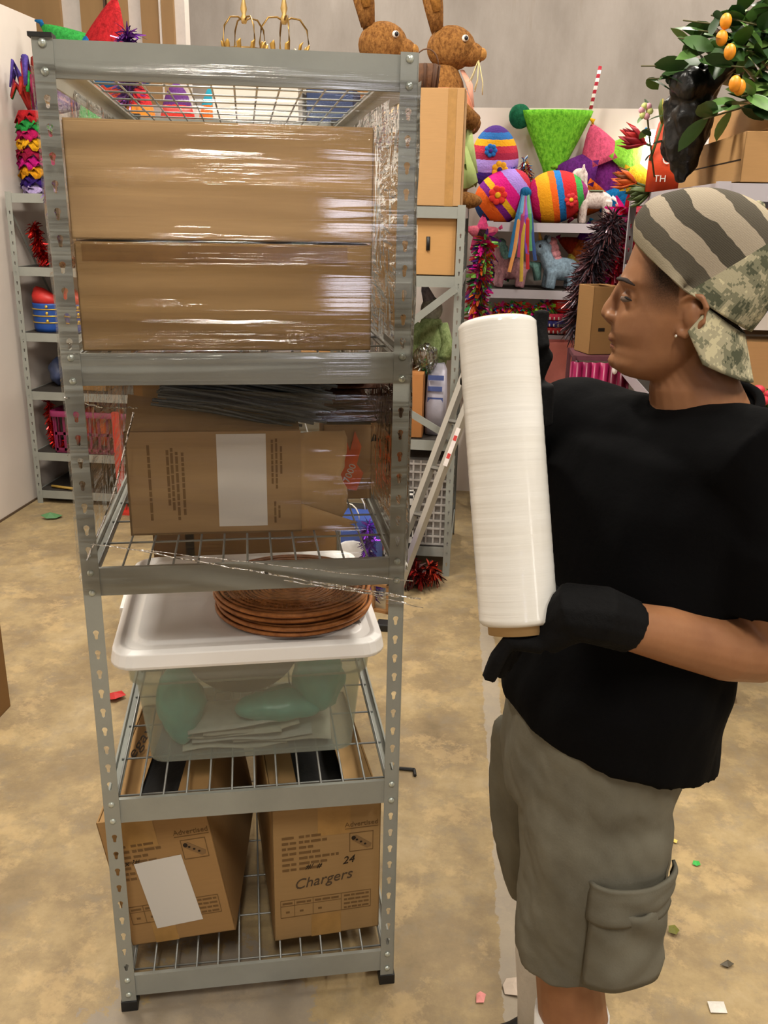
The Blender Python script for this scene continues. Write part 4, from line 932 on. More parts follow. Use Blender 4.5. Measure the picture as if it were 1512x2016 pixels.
# level 1.291: red tinsel, grey sloped poster; level .952: blue boots; etc.
def LX(px_, py_, Y=4.72): return at(px_, py_, Y)
tinsel('tinsel_garland', 'heap of shiny red tinsel garland on the second shelf of the left rack', 'tinsel', [(-2.40, 4.75, 1.50), (-2.38, 4.74, 1.40), (-2.34, 4.72, 1.33), (-2.26, 4.72, 1.315), (-2.15, 4.74, 1.315)], .05, ['#b01c1c', '#d8321e', '#7c1014'], 1100, 5, ln=.045, width=.005)
tinsel('tinsel_garland', 'dangling purple tinsel garland hanging off the top of the left rack', 'tinsel', [(-2.235, 4.585, 1.68), (-2.215, 4.575, 1.60), (-2.205, 4.575, 1.50), (-2.20, 4.575, 1.42)], .03, ['#7d5aa8', '#5b3a8a'], 400, 6, ln=.05)
for k in range(3):
    t = thing('toy_boot', 'blue and red toy soldier boot, %s of the row on the left rack' % ('leftmost', 'second', 'third')[k], 'boot', (-2.34+k*.175, 4.70, .952), 0, 'toy soldier boots')
    B().rings([[Vector((.082*sc*math.cos(a), .06*sc*math.sin(a), z)) for a in (2*PI*j/16 for j in range(16))] for sc, z in ((.9, 0), (1, .02), (1, .14), (1.02, .15))]).obj('blue_cuff', mat('#1c4a9a', .5), t, True)
    B().rings([[Vector((-.02*0+.08*sc*math.cos(a)-.03*zz, .055*sc*math.sin(a), z)) for a in (2*PI*j/16 for j in range(16))] for sc, z, zz in ((1, .15, 0), (.8, .19, .6), (.35, .225, 1.4), (.05, .235, 1.8))]).obj('red_top', mat('#c02a24', .5), t, True)
    for z in (.05, .085, .12):
        B().tube([Vector((.0835*math.cos(2*PI*j/16), .0615*math.sin(2*PI*j/16), z)) for j in range(17)], .0035, 5).obj('gold_braid', mat('#d8b24a', .3, .6), t, True)
    for z in (.06, .1, .135): B().ell((.02, -.06, z), (.009, .006, .009), 8, 6).obj('button', mat('#e0bf5a', .25, .7), t, True)
carton('carton', 'small open brown carton on the fourth shelf of the left rack', (-2.16, 4.78, .638), 0, (.24, .2, .10), '#8f6b3e', tape=False)
bag('plastic_bag', 'blue plastic bag beside the small carton on the left rack', 'bag', (-2.36, 4.80, .638), 0, (.055, .07, .08), 0, mat('#4a567a', .4), 21)
for k, (x, z) in enumerate(((-2.3, .952), (-2.3, 1.291))):
    pass
t = thing('shopping_basket', 'magenta plastic shopping basket full of red items on the fifth shelf of the left rack', 'basket', (-2.10, 4.76, .297))
bs = B(); W_, D_, H_ = .46, .28, .22
for s in (-1, 1):
    for k in range(10):
        x = -W_/2+W_*k/9; bs.box((x*.97, s*D_/2, H_*.5), (.014, .006, H_*.9))
for s in (-1, 1):
    for k in range(6): bs.box((s*W_/2, -D_/2+D_*k/5, H_*.5), (.006, .014, H_*.9))
for z in (.01, .10): bs.span((-W_/2, -D_/2-.003, z), (W_/2, -D_/2+.003, z+.016)).span((-W_/2, D_/2-.003, z), (W_/2, D_/2+.003, z+.016))
bs.span((-W_/2, -D_/2, .0), (W_/2, D_/2, .008)); bs.obj('slatted_body', mat('#6e1440', .45), t)
B().rings([rrect(.50, .32, .03, .205), rrect(.50, .32, .03, .235), rrect(.46, .28, .03, .235), rrect(.46, .28, .03, .205)], cap=False).obj('rim', mat('#7a1848', .45), t, True)
for k in range(5): bag('red_ornament', ('leftmost', 'second', 'middle', 'fourth', 'rightmost')[k]+' round red-orange ornament heaped in the magenta basket', 'ornament', (-2.27+k*.085, 4.74+.03*(k % 2), .312), 0, (.042, .045, .10+.01*(k % 2)), 0, mat(('#d8492a', '#c0281e', '#e0602a')[k % 3], .4), 30+k, .004)
tinsel('tinsel_garland', 'red tinsel garland lying behind the magenta basket', 'tinsel', [(-2.40, 4.72, .60), (-2.40, 4.72, .42), (-2.37, 4.70, .33), (-2.28, 4.69, .312)], .04, ['#b01c1c', '#d02a20'], 600, 9, ln=.045, width=.005)
bag('black_bundle', 'black cloth bundle on the lowest shelf of the left rack', 'cloth', (-2.12, 4.80, .076), 0, (.22, .16, .08), 0, mat('#15130f', .8), 41)
tag(B().tube([(-2.40, 4.66, .085), (-2.26, 4.63, .085)], .008, 8).obj('wooden_stick', mat('#a8873a', .6), None, True), 'short yellow stick lying on the lowest shelf of the left rack', 'stick')
t = thing('red_post', 'upright red metal post leaning in front of the left rack', 'stand', (-1.93, 4.52, 0))
B().span((-.02, -.012, 0), (.022, .012, .56)).obj('upright', mat('#c02a22', .4), t); B().span((-.06, -.05, 0), (.06, .05, .015)).obj('base', mat('#c02a22', .4), t)

# ================================================================== BACKGROUND: MIDDLE RACK
MZ = 1.624
wb = carton('carton', 'white carton on the middle rack with the brass crowns on it', (-1.005, 4.2, MZ), 0, (.37, .36, .56), '#cfc8be', tape=False)
carton('carton', 'navy blue carton on the middle rack beside the white carton', (-.70, 4.25, MZ), 0, (.20, .34, .46), '#2c3a5c', tape=False)
def crown(label, x, y, z, s, k):
    t = thing('brass_crown', label, 'crown', (x, y, z), k); bm_ = mat('#8a6a35', .4, .7)
    B().rings([[Vector((r*math.cos(2*PI*j/28), r*math.sin(2*PI*j/28), h)) for j in range(28)] for r, h in ((.10*s, 0), (.108*s, .02), (.112*s, .05), (.106*s, .05), (.1*s, .02), (.094*s, 0))], cap=False).obj('band', bm_, t, True)
    for j in range(4):
        a = PI/2*j+.4; pts = [Vector((r*math.cos(a), r*math.sin(a), h))*s for r, h in ((.11, .04), (.125, .10), (.115, .17), (.08, .215), (.035, .22), (.0, .20))]
        B().tube(pts, .005*s, 6).obj('arch', bm_, t, True)
    for j in range(10):
        a = 2*PI*j/10; B().tube([(.108*s*math.cos(a), .108*s*math.sin(a), .04), (.118*s*math.cos(a), .118*s*math.sin(a), .085*s), (.125*s*math.cos(a+.1), .125*s*math.sin(a+.1), .10*s)], [.012*s, .014*s, .003], 6, .5).obj('leaf', mat('#b08a42', .45, .5), t, True)
    B().lathe([(.001, .19*s), (.012*s, .19*s), (.02*s, .215*s), (.010*s, .235*s), (.018*s, .26*s), (.009*s, .30*s), (.014*s, .36*s), (.006*s, .44*s), (.001, .46*s)], 12).obj('finial', mat('#c2a264', .4, .5), t, True)
crown('brass crown with leaf rim and tall finial, left one on the white carton', -1.075, 4.14, 2.188, .78, .3)
crown('brass crown with leaf rim and tall finial, right one on the white carton', -.925, 4.24, 2.188, .86, 0)
tag(B().box((at(378, 75, 5.38).x, 5.36, 2.36), (.06, .03, .07)).obj('grey_box', mat('#6b645e', .8), None, bevel=.004), 'small dark grey electrical box on the rear wall left of the crowns', 'electrical box')
STRAW = fuzzy('#a9763f', '#6d4522', 90)
def bunny(label, x, y, z, rz, s, dress=False, eye=True):
    t = thing('straw_bunny', label, 'figurine', (x, y, z), rz); b = B()
    # faces +x
    b.lathe([(.001, 0), (.09, .0), (.115, .08), (.12, .2), (.10, .34), (.075, .45), (.05, .5), (.001, .52)], 18)
    b.ell((.025, 0, .565), (.092, .07, .078), 18, 12); b.ell((.095, 0, .545), (.055, .042, .043), 14, 10)
    for q in b.v: q *= s
    o = b.obj('body', STRAW, t, True)
    B().ell(Vector((.142, 0, .545))*s, Vector((.018, .024, .022))*s, 10, 8).obj('nose', fuzzy('#d09650'), t, True)
    for k in (-1, 1):
        e = B().tube([Vector(v)*s for v in ((-.03, k*.028, .62), (-.045, k*.035, .70), (-.065, k*.042, .80), (-.085, k*.05, .92), (-.09, k*.052, .99))], [.022*s, .034*s, .042*s, .034*s, .008*s], 12, .38, up=(0, k, .1)).obj('ear', STRAW, t, True)
        B().tube([Vector(v)*s for v in ((-.030, k*.046, .68), (-.050, k*.056, .79), (-.075, k*.066, .92))], [.014*s, .030*s, .012*s], 10, .3, up=(0, k, .1)).obj('inner_ear', fuzzy('#d89a4e'), e, True)
        ey = B().ell(Vector((.078, k*.058, .59))*s, Vector((.013, .008, .012))*s, 10, 8).obj('eye', mat('#e8e0d4', .3), t, True); B().ell(Vector((.082, k*.064, .59))*s, Vector((.008, .005, .008))*s, 8, 6).obj('pupil', mat('#1c1c24', .15), ey, True)
        for j in range(3): B().tube([Vector((.13, k*.02, .525))*s, Vector((.11+.02*j, k*.03, .47-.012*j))*s, Vector((.09+.03*j, k*.035, .43-.01*j))*s], .0018*s, 4).obj('whisker', mat('#d8c890', .6), t, True)
        B().tube([Vector(v)*s for v in ((.02, k*.09, .40), (.08, k*.11, .33), (.13, k*.08, .30))], [.035*s, .038*s, .03*s], 10).obj('arm', STRAW, t, True)
        B().ell(Vector((.07, k*.07, .025))*s, Vector((.10, .05, .035))*s, 12, 8).obj('foot', STRAW, t, True)
    if dress:
        fringe(B(), [(.125*s, .30*s, .16*s), (.13*s, .22*s, .14*s)], 24, 2).obj('skirt', mat('#a9bd72', .8), t, True, solid=.003)
        B().lathe([(.09*s, .42*s), (.118*s, .36*s), (.128*s, .28*s)], 18, cap=False).obj('bodice', mat('#d88a66', .8), t, True, solid=.004)
        B().tube([Vector(v)*s for v in ((.07, 0, .49), (.10, -.03, .44), (.12, -.04, .36))], [.012*s, .02*s, .006*s], 8, .3).obj('scarf', mat('#e0a088', .7), t, True)
    return t
bunny('straw bunny figure with upright ears, left one, behind the rack top', -.545, 4.38, 1.624, 0, 1.19)
bunny('straw bunny figure in green and peach dress behind the tall carton', -.240, 4.33, 1.624, 0, 1.15, True)
t = thing('wicker_basket', 'small dark wicker basket between the straw bunny and the rack post', 'basket', (-.300, 4.10, MZ+.452))
tall = carton('carton', 'tall plain cardboard carton on top of the middle rack', (-.222, 4.03, MZ), 0, (.19, .26, .44), '#b58d5e')
B().span((.028, -.1312, 0), (.062, -.1304, .44)).obj('tape', mat('#a87f4a', .3), tall)
B().lathe([(.04, 0), (.052, .10), (.048, .10), (.038, .004)], 16).obj('woven_body', mat('#5d3d26', .8, 0, .3, 60, .5), t, True)
for k in range(8): B().tube([(.045*math.cos(k*.785), .045*math.sin(k*.785), .0), (.054*math.cos(k*.785), .054*math.sin(k*.785), .1)], .006, 5).obj('rib', mat('#4a2f1d', .8), t, True)
B().tube([Vector((.05*math.cos(a), 0, .1+.06*math.sin(a))) for a in (PI*i/10 for i in range(11))], .003, 5).obj('handle', mat('#5d3d26', .8), t, True)
hb_ = carton('carton', 'cardboard carton with a black slot handle on the middle rack', (-.255, 4.03, 1.349), 0, (.23, .26, .225), '#b98d58', tape=False)
B().tube([(0, -.1306, .10), (0, -.1306, .155)], .008, 8).obj('slot_handle', M['blackp'], hb_, True); B().span((-.06, -.131, .10), (-.045, -.13, .20)).obj('paper_label', mat('#d8c4a8', .6), hb_)
carton('carton', 'cardboard carton glimpsed behind the film beside the slot-handled one', (-.52, 4.10, 1.349), 0, (.24, .3, .21), '#b3895a')
bag('clear_bag', 'clear plastic bag with red print on the middle rack shelf', 'bag', (-.455, 3.93, 1.35), 0, (.075, .05, .05), 0, M['clearbag'], 33); 
tag(B().tube([(-.52, 3.90, 1.352), (-.46, 3.895, 1.362), (-.41, 3.90, 1.352)], [.012, .01, .004], 8).obj('red_ribbon', mat('#c8352c', .5), None, True), 'red ribbon under the clear bag on the middle rack', 'ribbon')
# flat brown cartons below
zz = .644
for k in range(5):
    carton('flat_carton', ('bottom', 'second', 'middle', 'fourth', 'top')[k]+' flat brown carton of the pile at the left of the middle rack', (-.66+.012*(k % 3), 4.12, zz), 0, (.34, .36, .115), ('#a37d4e', '#b08a58', '#9a7446')[k % 3]); zz += .124
ob = carton('carton', 'orange-brown carton with rounded edges standing on the lower shelf', (-.355, 4.06, .644), 0, (.20, .3, .285), '#a8713f', tape=False)
carton('carton', 'tan carton stacked on the orange-brown carton', (-.395, 4.06, .936), 0, (.13, .24, .25), '#b08a52', tape=False)
pr = thing('printed_bag', 'white bag with blue print beside the orange-brown carton', 'bag', (-.205, 4.08, .644))
B().rings([rrect(.085, .2, .02, 0), rrect(.09, .22, .02, .14), rrect(.08, .18, .02, .27), rrect(.06, .06, .015, .31)]).obj('sack', mat('#b9b6c4', .6, 0, .1, 15, .4, 20), pr, True)
for k in range(5): words(pr, -.035, .035, .25-k*.05, .022, -.112+.003*k, 140+k, mat_=mat('#4a5a94', .6))
# green plush figure
gp = thing('plush_figure', 'green plush figure with grey hood sitting on the middle rack', 'plush toy', (-.245, 4.14, .94)); GR = fuzzy('#a3b47c', '#7c9058', 80)
B().lathe([(.001, 0), (.075, .0), (.085, .06), (.07, .14), (.045, .2), (.001, .22)], 16).obj('body', GR, gp, True)
B().ell((0, 0, .245), (.05, .045, .055), 14, 10).obj('head', fuzzy('#a8a89a'), gp, True)
B().tube([(-.01, 0, .28), (-.03, -.01, .33), (-.045, -.01, .38)], [.03, .02, .004], 10).obj('hood_tip', fuzzy('#8e8a94'), gp, True)
for s in (-1, 1): B().tube([(s*.05, -.02, .18), (s*.08, -.05, .10), (s*.07, -.08, .04)], [.028, .026, .03], 10).obj('arm', GR, gp, True)
bag('clear_bag', 'clear bag of green and white trimmings in front of the green plush figure', 'bag', (-.255, 3.99, .932), 0, (.055, .045, .06), 0, M['clearbag'], 36)
tinsel('green_trimming', 'green and white tinsel trimming inside the clear bag', 'tinsel', [(-.27, 3.99, .95), (-.24, 3.99, .97)], .05, ['#3a9a52', '#d8dcd4'], 160, 12, ln=.04)
# lower level: grey crate, gift bags
cr = thing('wire_crate', 'grey lattice crate on the bottom shelf of the middle rack', 'crate', (-.27, 4.0, .142)); cb_ = B()
for k in range(10): cb_.span((-.15+.033*k-.004, -.10, 0), (-.15+.033*k+.004, -.094, .40))
for k in range(11): cb_.span((-.155, -.101, .038*k), (.152, -.095, .038*k+.008))
cb_.obj('lattice_front', mat('#a8a29c', .6), cr); B().span((-.155, -.09, 0), (.152, .12, .40)).obj('body', mat('#8a847e', .7), cr)
def gift(label, loc, w, d, h, c, rz=0, m=None):
    t = thing('gift_bag', label, 'gift bag', loc, rz); mm = m or mat(c, .5)
    B().rings([[Vector((sx*w/2*k, sy*d/2*k, z)) for sx, sy in ((-1, -1), (1, -1), (1, 1), (-1, 1))] for k, z in ((1, 0), (1, h*.5), (.96, h))]).obj('paper_body', mm, t)
    for s in (-1, 1): B().tube([Vector((w*.2*math.cos(a), s*d*.42, h+.07*math.sin(a))) for a in (PI*i/8 for i in range(9))], .003, 5).obj('cord_handle', mat('#e0dcd4', .7), t, True)
    return t
def checks(name, a, b, sc):
    t = NT(name); k = t.n('ShaderNodeTexChecker'); k.inputs['Scale'].default_value = sc; k.inputs[1].default_value = lin(a); k.inputs[2].default_value = lin(b); t.l(t.coord(), k.inputs[0]); t.l(k.outputs[0], t.p.inputs['Base Color']); t.set(.6); return t.m
sb = gift('red, white and blue festive gift bag on the floor behind the rack', (-.535, 3.64, 0), .26, .16, .36, '#2a4a94', -.05)
B().ell((.03, -.082, .2), (.09, .006, .07), 14, 8).obj('white_patch', mat('#d8d8d8', .5), sb, True); B().span((-.01, -.09, .15), (.10, -.083, .19)).obj('red_stripe', mat('#b8302a', .5), sb); B().ell((-.05, -.082, .08), (.06, .006, .05), 14, 8).obj('white_patch', mat('#d8d4d0', .5), sb, True); B().prism([(.04, .03), (.13, .01), (.12, .12), (.08, .08), (.05, .13)], .006).obj('orange_patch', mat('#d8643a', .5), sb, loc=(0, -.083, 0))
gift('black and white gingham gift bag on the floor behind the rack post', (-.335, 3.79, 0), .13, .11, .42, '#fff', .05, checks('gingham', '#1a1a1c', '#c8c4be', 34))
gift('red polka dot gift bag tucked behind the gingham bag', (-.42, 3.83, .142), .12, .08, .46, '#a8242c', .1, mat('#9a1c26', .5, 0, .6, 45))
for k, (x, z, c) in enumerate(((-.25, .0, '#8a1c1a'), (-.19, .0, '#c8402a'), (-.29, .0, '#6a1614'))):
    tinsel('tinsel_garland', ('dark red', 'orange-red', 'deep maroon')[k]+' tinsel heap on the floor beside the ladder foot', 'tinsel', [(x-.05, 3.70+.05*k, .03), (x, 3.69+.05*k, .10), (x+.03, 3.70+.05*k, .05)], .05, [c, '#3a1210'], 260, 50+k, ln=.06, width=.005, metal=.3)
tinsel('tinsel_star', 'purple metallic tinsel tassel hanging behind the rack', 'tinsel', [(-.44, 3.52, .36), (-.435, 3.50, .24), (-.425, 3.49, .12), (-.42, 3.48, .03)], .05, ['#5a1a9a', '#7a2ac0'], 600, 15, ln=.05, width=.004)
wbk = thing('wooden_easel', 'small brown wooden easel frame standing on the floor behind the rack', 'easel', (-.375, 3.44, 0), -.3)
for a, b_ in (((-.04, -.01, 0), (-.028, .01, .13)), ((.028, -.01, 0), (.04, .01, .13)), ((-.04, -.01, 0), (.04, .01, .012)), ((-.04, -.01, .118), (.04, .01, .13))): B().span(a, b_).obj('rail', mat('#8a6238', .6), wbk)
# folded aluminium ladder leaning against the middle rack
ld_ = thing('ladder', 'folded aluminium step ladder leaning between the racks', 'ladder', (-.30, 3.55, 0))
def rail_pts(off, yo): a = Vector((-.03+off, .03+yo, 0)); b = Vector((.33+off, .26+yo, 1.10)); return a, b
for off, yo in ((0, 0), (-.055, .03)):
    a, b_ = rail_pts(off, yo); B().tube([a, b_], .020, 4, .55, up=(0, 1, 0)).obj('rail', M['alu'], ld_)
for k in range(5):
    a, b_ = rail_pts(0, 0); c, d_ = rail_pts(-.055, .03); q = .15+.18*k; B().tube([a.lerp(b_, q), c.lerp(d_, q)], .010, 6).obj('rung', mat('#77756f', .4, .6), ld_)
a, b_ = rail_pts(0, -.012); o = B().box((0, 0, 0), (.018, .002, .17)).obj('warning_label', mat('#e0d8d4', .5), ld_, loc=a.lerp(b_, .60)); o.rotation_euler = (-.2, .31, 0)
for k in (-.04, .04): B().box((0, -.0015, k), (.014, .001, .022)).obj('red_print', mat('#c83a34', .5), o)

# ================================================================== BACKGROUND: REAR PINATA RACK
SZ = 1.561
e1 = egg('purple topped striped egg pinata, top one of the pile on the rear rack', (.0, 5.03, 1.875), (.15, 0, 0), .155, ['#3a1f7a', '#4a2a90', '#4a2a90', '#a98ae0', '#b79af0', '#a52a4a', '#c0324a', '#e8a81e', '#2a6ab0', '#4a2a7a'], 'e1', flower=[(.03, -.045, .045, '#e8a81e', '#3a1f7a'), (-.02, .045, .035, '#1f6fc0', '#4a2a90')])
e2 = egg('magenta and orange striped egg pinata lying at the left of the rear shelf', (.055, 4.93, SZ+.125), (0, .85, 0), .155, ['#1f4a8a', '#e8641e', '#e8641e', '#7a1f86', '#e8b01e', '#d81a86', '#d81a86', '#a98ae0', '#a98ae0', '#c0324a'], 'e2', flower=[(-.02, -.02, .05, '#e0322a', '#e8b01e')])
e3 = egg('rainbow striped egg pinata lying next to the white llama', (.325, 4.93, SZ+.127), (0, 1.35, 0), .16, ['#d81a5a', '#c01a60', '#e8a01e', '#e8a01e', '#e8641e', '#1f6fb5', '#c0262c', '#c0262c', '#3aa04a', '#8a2a6a'], 'e3', flower=[(.03, .06, .035, '#c0262c', '#e8b01e')])
mg = thing('margarita_pinata', 'green funnel shaped margarita glass pinata with striped straw', 'pinata', (.31, 5.145, SZ+.02)); GF = fuzzy('#7fce3a', '#4f9a22', 70)
B().lathe([(.001, .0), (.10, .0), (.10, .02), (.035, .04), (.035, .20), (.045, .22)], 16).obj('stem', GF, mg, True)
B().lathe([(.04, .20), (.06, .26), (.175, .50), (.185, .53), (.16, .53), (.001, .50)], 24, sy=.45).obj('bowl', GF, mg, True)
B().tube([(-.20, 0, .50), (-.165, 0, .53)], .001, 4).obj('lime_pin', GF, mg)
B().lathe([(.001, -.01), (.06, -.01), (.06, .01), (.001, .01)], 18).obj('lime_slice', fuzzy('#1f6a4a'), mg, True, loc=(-.19, -.02, .50), rot=(PI/2, .0, .5))
stw = B().tube([(.165, 0, .51), (.20, 0, .74)], .009, 8).obj('straw', bands('straw_stripes', ['#e8e0dc', '#a82a3a']*6, .52, .74, wob=.0), mg, True)
sp_ = star_pinata('big multicoloured star pinata with pink, green and blue cones', (.59, 5.12, SZ+.235), 0, .27, ['#d8587a', '#86c83a', '#e8b41e', '#1f86d0', '#e06a1e', '#6a2a80'], 0, .07, cones=6, body='#7a2a80', start=rd(112), fat=.46)
ll = thing('llama_pinata', 'small white fuzzy llama standing on the rear shelf', 'pinata', (.50, 4.92, SZ)); WF = fuzzy('#ece0da', '#c8b4ac', 90)
b = B(); b.ell((.02, 0, .115), (.085, .045, .045), 14, 10); b.tube([(-.045, 0, .12), (-.055, 0, .19), (-.058, 0, .23)], [.034, .028, .030], 12); b.ell((-.068, 0, .235), (.04, .028, .03), 12, 8)
for x in (-.04, .08):
    for s in (-1, 1): b.tube([(x, s*.025, .11), (x, s*.025, .0)], [.024, .02], 8)
for s in (-1, 1): b.tube([(-.05, s*.016, .255), (-.052, s*.02, .285)], [.010, .004], 6)
me = remesh(b, .006, 2); me.materials.clear(); me.materials.append(WF); link_mesh('body', me, ll)
B().box((.02, 0, .158), (.07, .07, .006)).obj('saddle_blanket', mat('#7a8a6a', .9), ll, bevel=.002); B().lathe([(.031, .0), (.034, .004), (.031, .008)], 12, cap=False).obj('collar', mat('#3a2a3a', .7), ll, True, solid=.002, loc=(-.055, 0, .165)); B().tube([(.10, 0, .13), (.13, 0, .11), (.15, 0, .03), (.17, -.02, .0)], [.01, .008, .006, .004], 6).obj('lead_rope', mat('#e8dcd8', .8), ll, True)
def ribbons(label, x, z, y, n, ln, seed, cols):
    t = thing('ribbon_bunch', label, 'ribbons', (x, y, z)); q = random.Random(seed)
    B().ell((0, 0, 0), (.03, .02, .03), 10, 8).obj('knot', fuzzy(cols[0]), t, True)
    for k in range(n):
        dx = (k/(n-1)-.5)*.10; l = ln*q.uniform(.6, 1.05); pts = [(dx*.2, -.012, 0), (dx*.7, -.03-.01*q.random(), -l*.35), (dx, -.03, -l*.7), (dx*1.1+q.uniform(-.02, .02), -.03, -l)]
        B().tube(pts, .009, 4, .2, up=(0, 1, 0)).obj('ribbon', mat(cols[k % len(cols)], .5), t)
    return t
ribbons('bunch of long blue, orange and red ribbons hanging over the rear shelf edge', .165, SZ+.14, 4.84, 9, .44, 3, ['#1f6fa5', '#e8a05a', '#5a9ac0', '#a83a6a', '#c8a83a', '#8a4ac8', '#c0262c', '#5aa06a', '#2a4a8a'])
tinsel('tinsel_topknot', 'blue and red tinsel topknot standing between the egg pinatas', 'tinsel', [(.18, 4.97, SZ+.15), (.175, 4.97, SZ+.24), (.15, 4.97, SZ+.30)], .04, ['#2a7ab0', '#c0262c', '#d8a85a'], 260, 22, ln=.05, metal=.3)
tinsel('tinsel_topknot', 'green and blue tinsel tuft above the magenta egg pinata', 'tinsel', [(.08, 4.96, SZ+.25), (.14, 4.96, SZ+.22), (.16, 4.96, SZ+.18)], .035, ['#2f9a4a', '#1f5aa5', '#1f86c0'], 320, 23, ln=.05, metal=.3)
# second level: unicorn plush
Z2 = 1.23
def unicorn(label, x, y, z, rz, s, body, mane):
    t = thing('unicorn_plush', label, 'plush toy', (x, y, z), rz); bm_ = B(); bm_.ell((0, 0, .10), (.10, .055, .06), 14, 10); bm_.tube([(-.07, 0, .12), (-.10, 0, .18)], [.04, .035], 10); bm_.ell((-.115, 0, .205), (.055, .04, .042), 12, 8)
    for xx in (-.06, .06):
        for k in (-1, 1): bm_.tube([(xx, k*.03, .09), (xx-.01, k*.035, .0)], [.03, .028], 8)
    for q in bm_.v: q *= s
    me = remesh(bm_, .007, 2); me.materials.clear(); me.materials.append(fuzzy(body)); link_mesh('body', me, t)
    for k in range(5): B().ell(Vector((-.065+.012*k, 0, .235-.03*k))*s, Vector((.03, .025, .026))*s, 8, 6).obj('mane_tuft', fuzzy(mane), t, True)
    B().tube([Vector((-.125, 0, .24))*s, Vector((-.14, 0, .30))*s], [.012*s, .002], 8).obj('horn', mat('#e8c05a', .3, .4), t, True)
    B().tube([Vector((.09, 0, .13))*s, Vector((.14, 0, .12))*s, Vector((.15, 0, .04))*s], [.012*s, .03*s, .02*s], 8).obj('tail', fuzzy(mane), t, True)
    for k in (-1, 1): B().ell(Vector((-.135, k*.034, .215))*s, Vector((.007, .005, .009))*s, 8, 6).obj('eye', mat('#1a1a22', .2), t, True); B().ell(Vector((-.09, k*.03, .25))*s, Vector((.012, .008, .02))*s, 8, 6).obj('ear', fuzzy(body), t, True)
    return t
unicorn('pink unicorn plush with mint mane, left one on the second rear shelf', .12, 5.0, Z2, 0, .95, '#d8a0a8', '#86b8b0')
unicorn('pale blue unicorn plush with green horn, right one on the second rear shelf', .385, 4.98, Z2, .2, 1.0, '#9ab4c8', '#e8a0a8')
star_pinata('small rainbow pinata donkey head with purple ear on the second shelf', (.50, 5.08, Z2+.19), 0, .15, ['#6a1f9a', '#c0267a', '#1f96d0', '#e8d05a', '#a83a1e'], .1, .06, cones=5, body='#c86a2a')
star_pinata('little purple and pink pinata low at the left of the second shelf', (.05, 5.10, Z2+.10), 0, .09, ['#5a2a86', '#2f8a4a', '#d02a7a'], 0, .05, cones=5, body='#3a2a5a')
Z3 = 1.002
tinsel('confetti_garland', 'confetti garland in green, orange and red on the third rear shelf', 'garland', [(.04, 4.92, Z3+.10), (.15, 4.91, Z3+.13), (.25, 4.91, Z3+.10), (.33, 4.92, Z3+.14)], .05, ['#3aa04a', '#e8641e', '#c0262c', '#8fce3a', '#1f86c0', '#d81a86'], 900, 31, ln=.06, width=.012, metal=0)
for k, (c, dz, lab) in enumerate((('#b8242a', 0, 'red'), ('#2a2a7a', .035, 'navy'), ('#c02a4a', .07, 'crimson'))):
    t = thing('fringed_blanket', lab+' folded striped blanket with white fringe on the third rear shelf', 'blanket', (.37, 5.0, Z3+dz)); B().rings([rrect(.26, .22, .02, 0), rrect(.27, .23, .02, .016), rrect(.26, .22, .02, .032)]).obj('fold', mat(c, .8, 0, .2, 60), t, True, bevel=.004)
    for j in range(12): B().tube([(-.125+.0225*j, -.115, .016), (-.125+.0225*j, -.128, .006)], .004, 5).obj('fringe_knot', mat('#d8d0c8', .8), t)
bag('red_hat', 'red shiny felt hat on the folded blankets', 'hat', (.40, 4.95, Z3+.105), 0, (.06, .06, .05), 0, mat('#d0302a', .25), 61, .004)
# multicoloured tinsel hanging from the left post of the rear rack
tinsel('paper_garland', 'long multicoloured paper garland hanging at the left of the rear rack', 'garland', [(-.02, 4.80, 1.48), (-.04, 4.78, 1.30), (-.05, 4.78, 1.12), (-.04, 4.78, .95), (-.05, 4.78, .75)], .055, ['#a82a6a', '#5a2a86', '#d8642a', '#3a8a4a', '#c0262c', '#86c85a', '#d81a86'], 1500, 33, ln=.07, width=.011, metal=0)
for k, (x, c) in enumerate(((-.07, '#c01a70'), (-.02, '#8a5a2a'), (.02, '#7a1a3a'))): tag(B().tube([(x, 4.80, 1.12), (x-.01, 4.79, .95), (x+.005, 4.79, .62)], [.018, .024, .02], 8, .4).obj('cloth_streamer', mat(c, .5, 0, .3, 40), None, True), ('magenta', 'tan', 'maroon')[k]+' cloth streamer hanging below the paper garland', 'streamer')
star_pinata('pink paper flower on top of the rear rack post', (-.04, 4.86, 1.50), 0, .09, ['#e8508a', '#e8748a', '#d02a6a'], 0, .03, cones=5, body='#3a2a2a')
# second tall unit: pink bag, grey tinsel, carton, magenta drapes
pk = thing('paper_bag', 'crumpled salmon pink paper bag standing on the rear rack', 'bag', (.36, 4.78, .55), .1); 
def pb(u, v):
    a = 2*PI*u; k = 1+.10*nz((math.cos(a)*1.2, math.sin(a)*1.2, v*3), 1.4, 2); return Vector((.105*k*math.copysign(abs(math.cos(a))**.5, math.cos(a)), .06*k*math.copysign(abs(math.sin(a))**.5, math.sin(a)), .43*v))
B().grid(pb, 40, 14).obj('paper_body', mat('#d67d76', .7, 0, .1, 10, .4, 14), pk, False, solid=.003); B().box((0, 0, .004), (.18, .1, .006)).obj('bottom', mat('#d67d76', .7), pk)
tinsel('tinsel_garland', 'thick grey and mauve tinsel garland hanging beside the man\'s face', 'tinsel', [(.56, 4.42, 1.60), (.51, 4.40, 1.47), (.47, 4.40, 1.36), (.44, 4.40, 1.24), (.43, 4.40, 1.10)], .085, ['#6a626c', '#8a6a72', '#3f3a44', '#7a4a4a'], 2600, 35, ln=.055, width=.004, metal=.6)
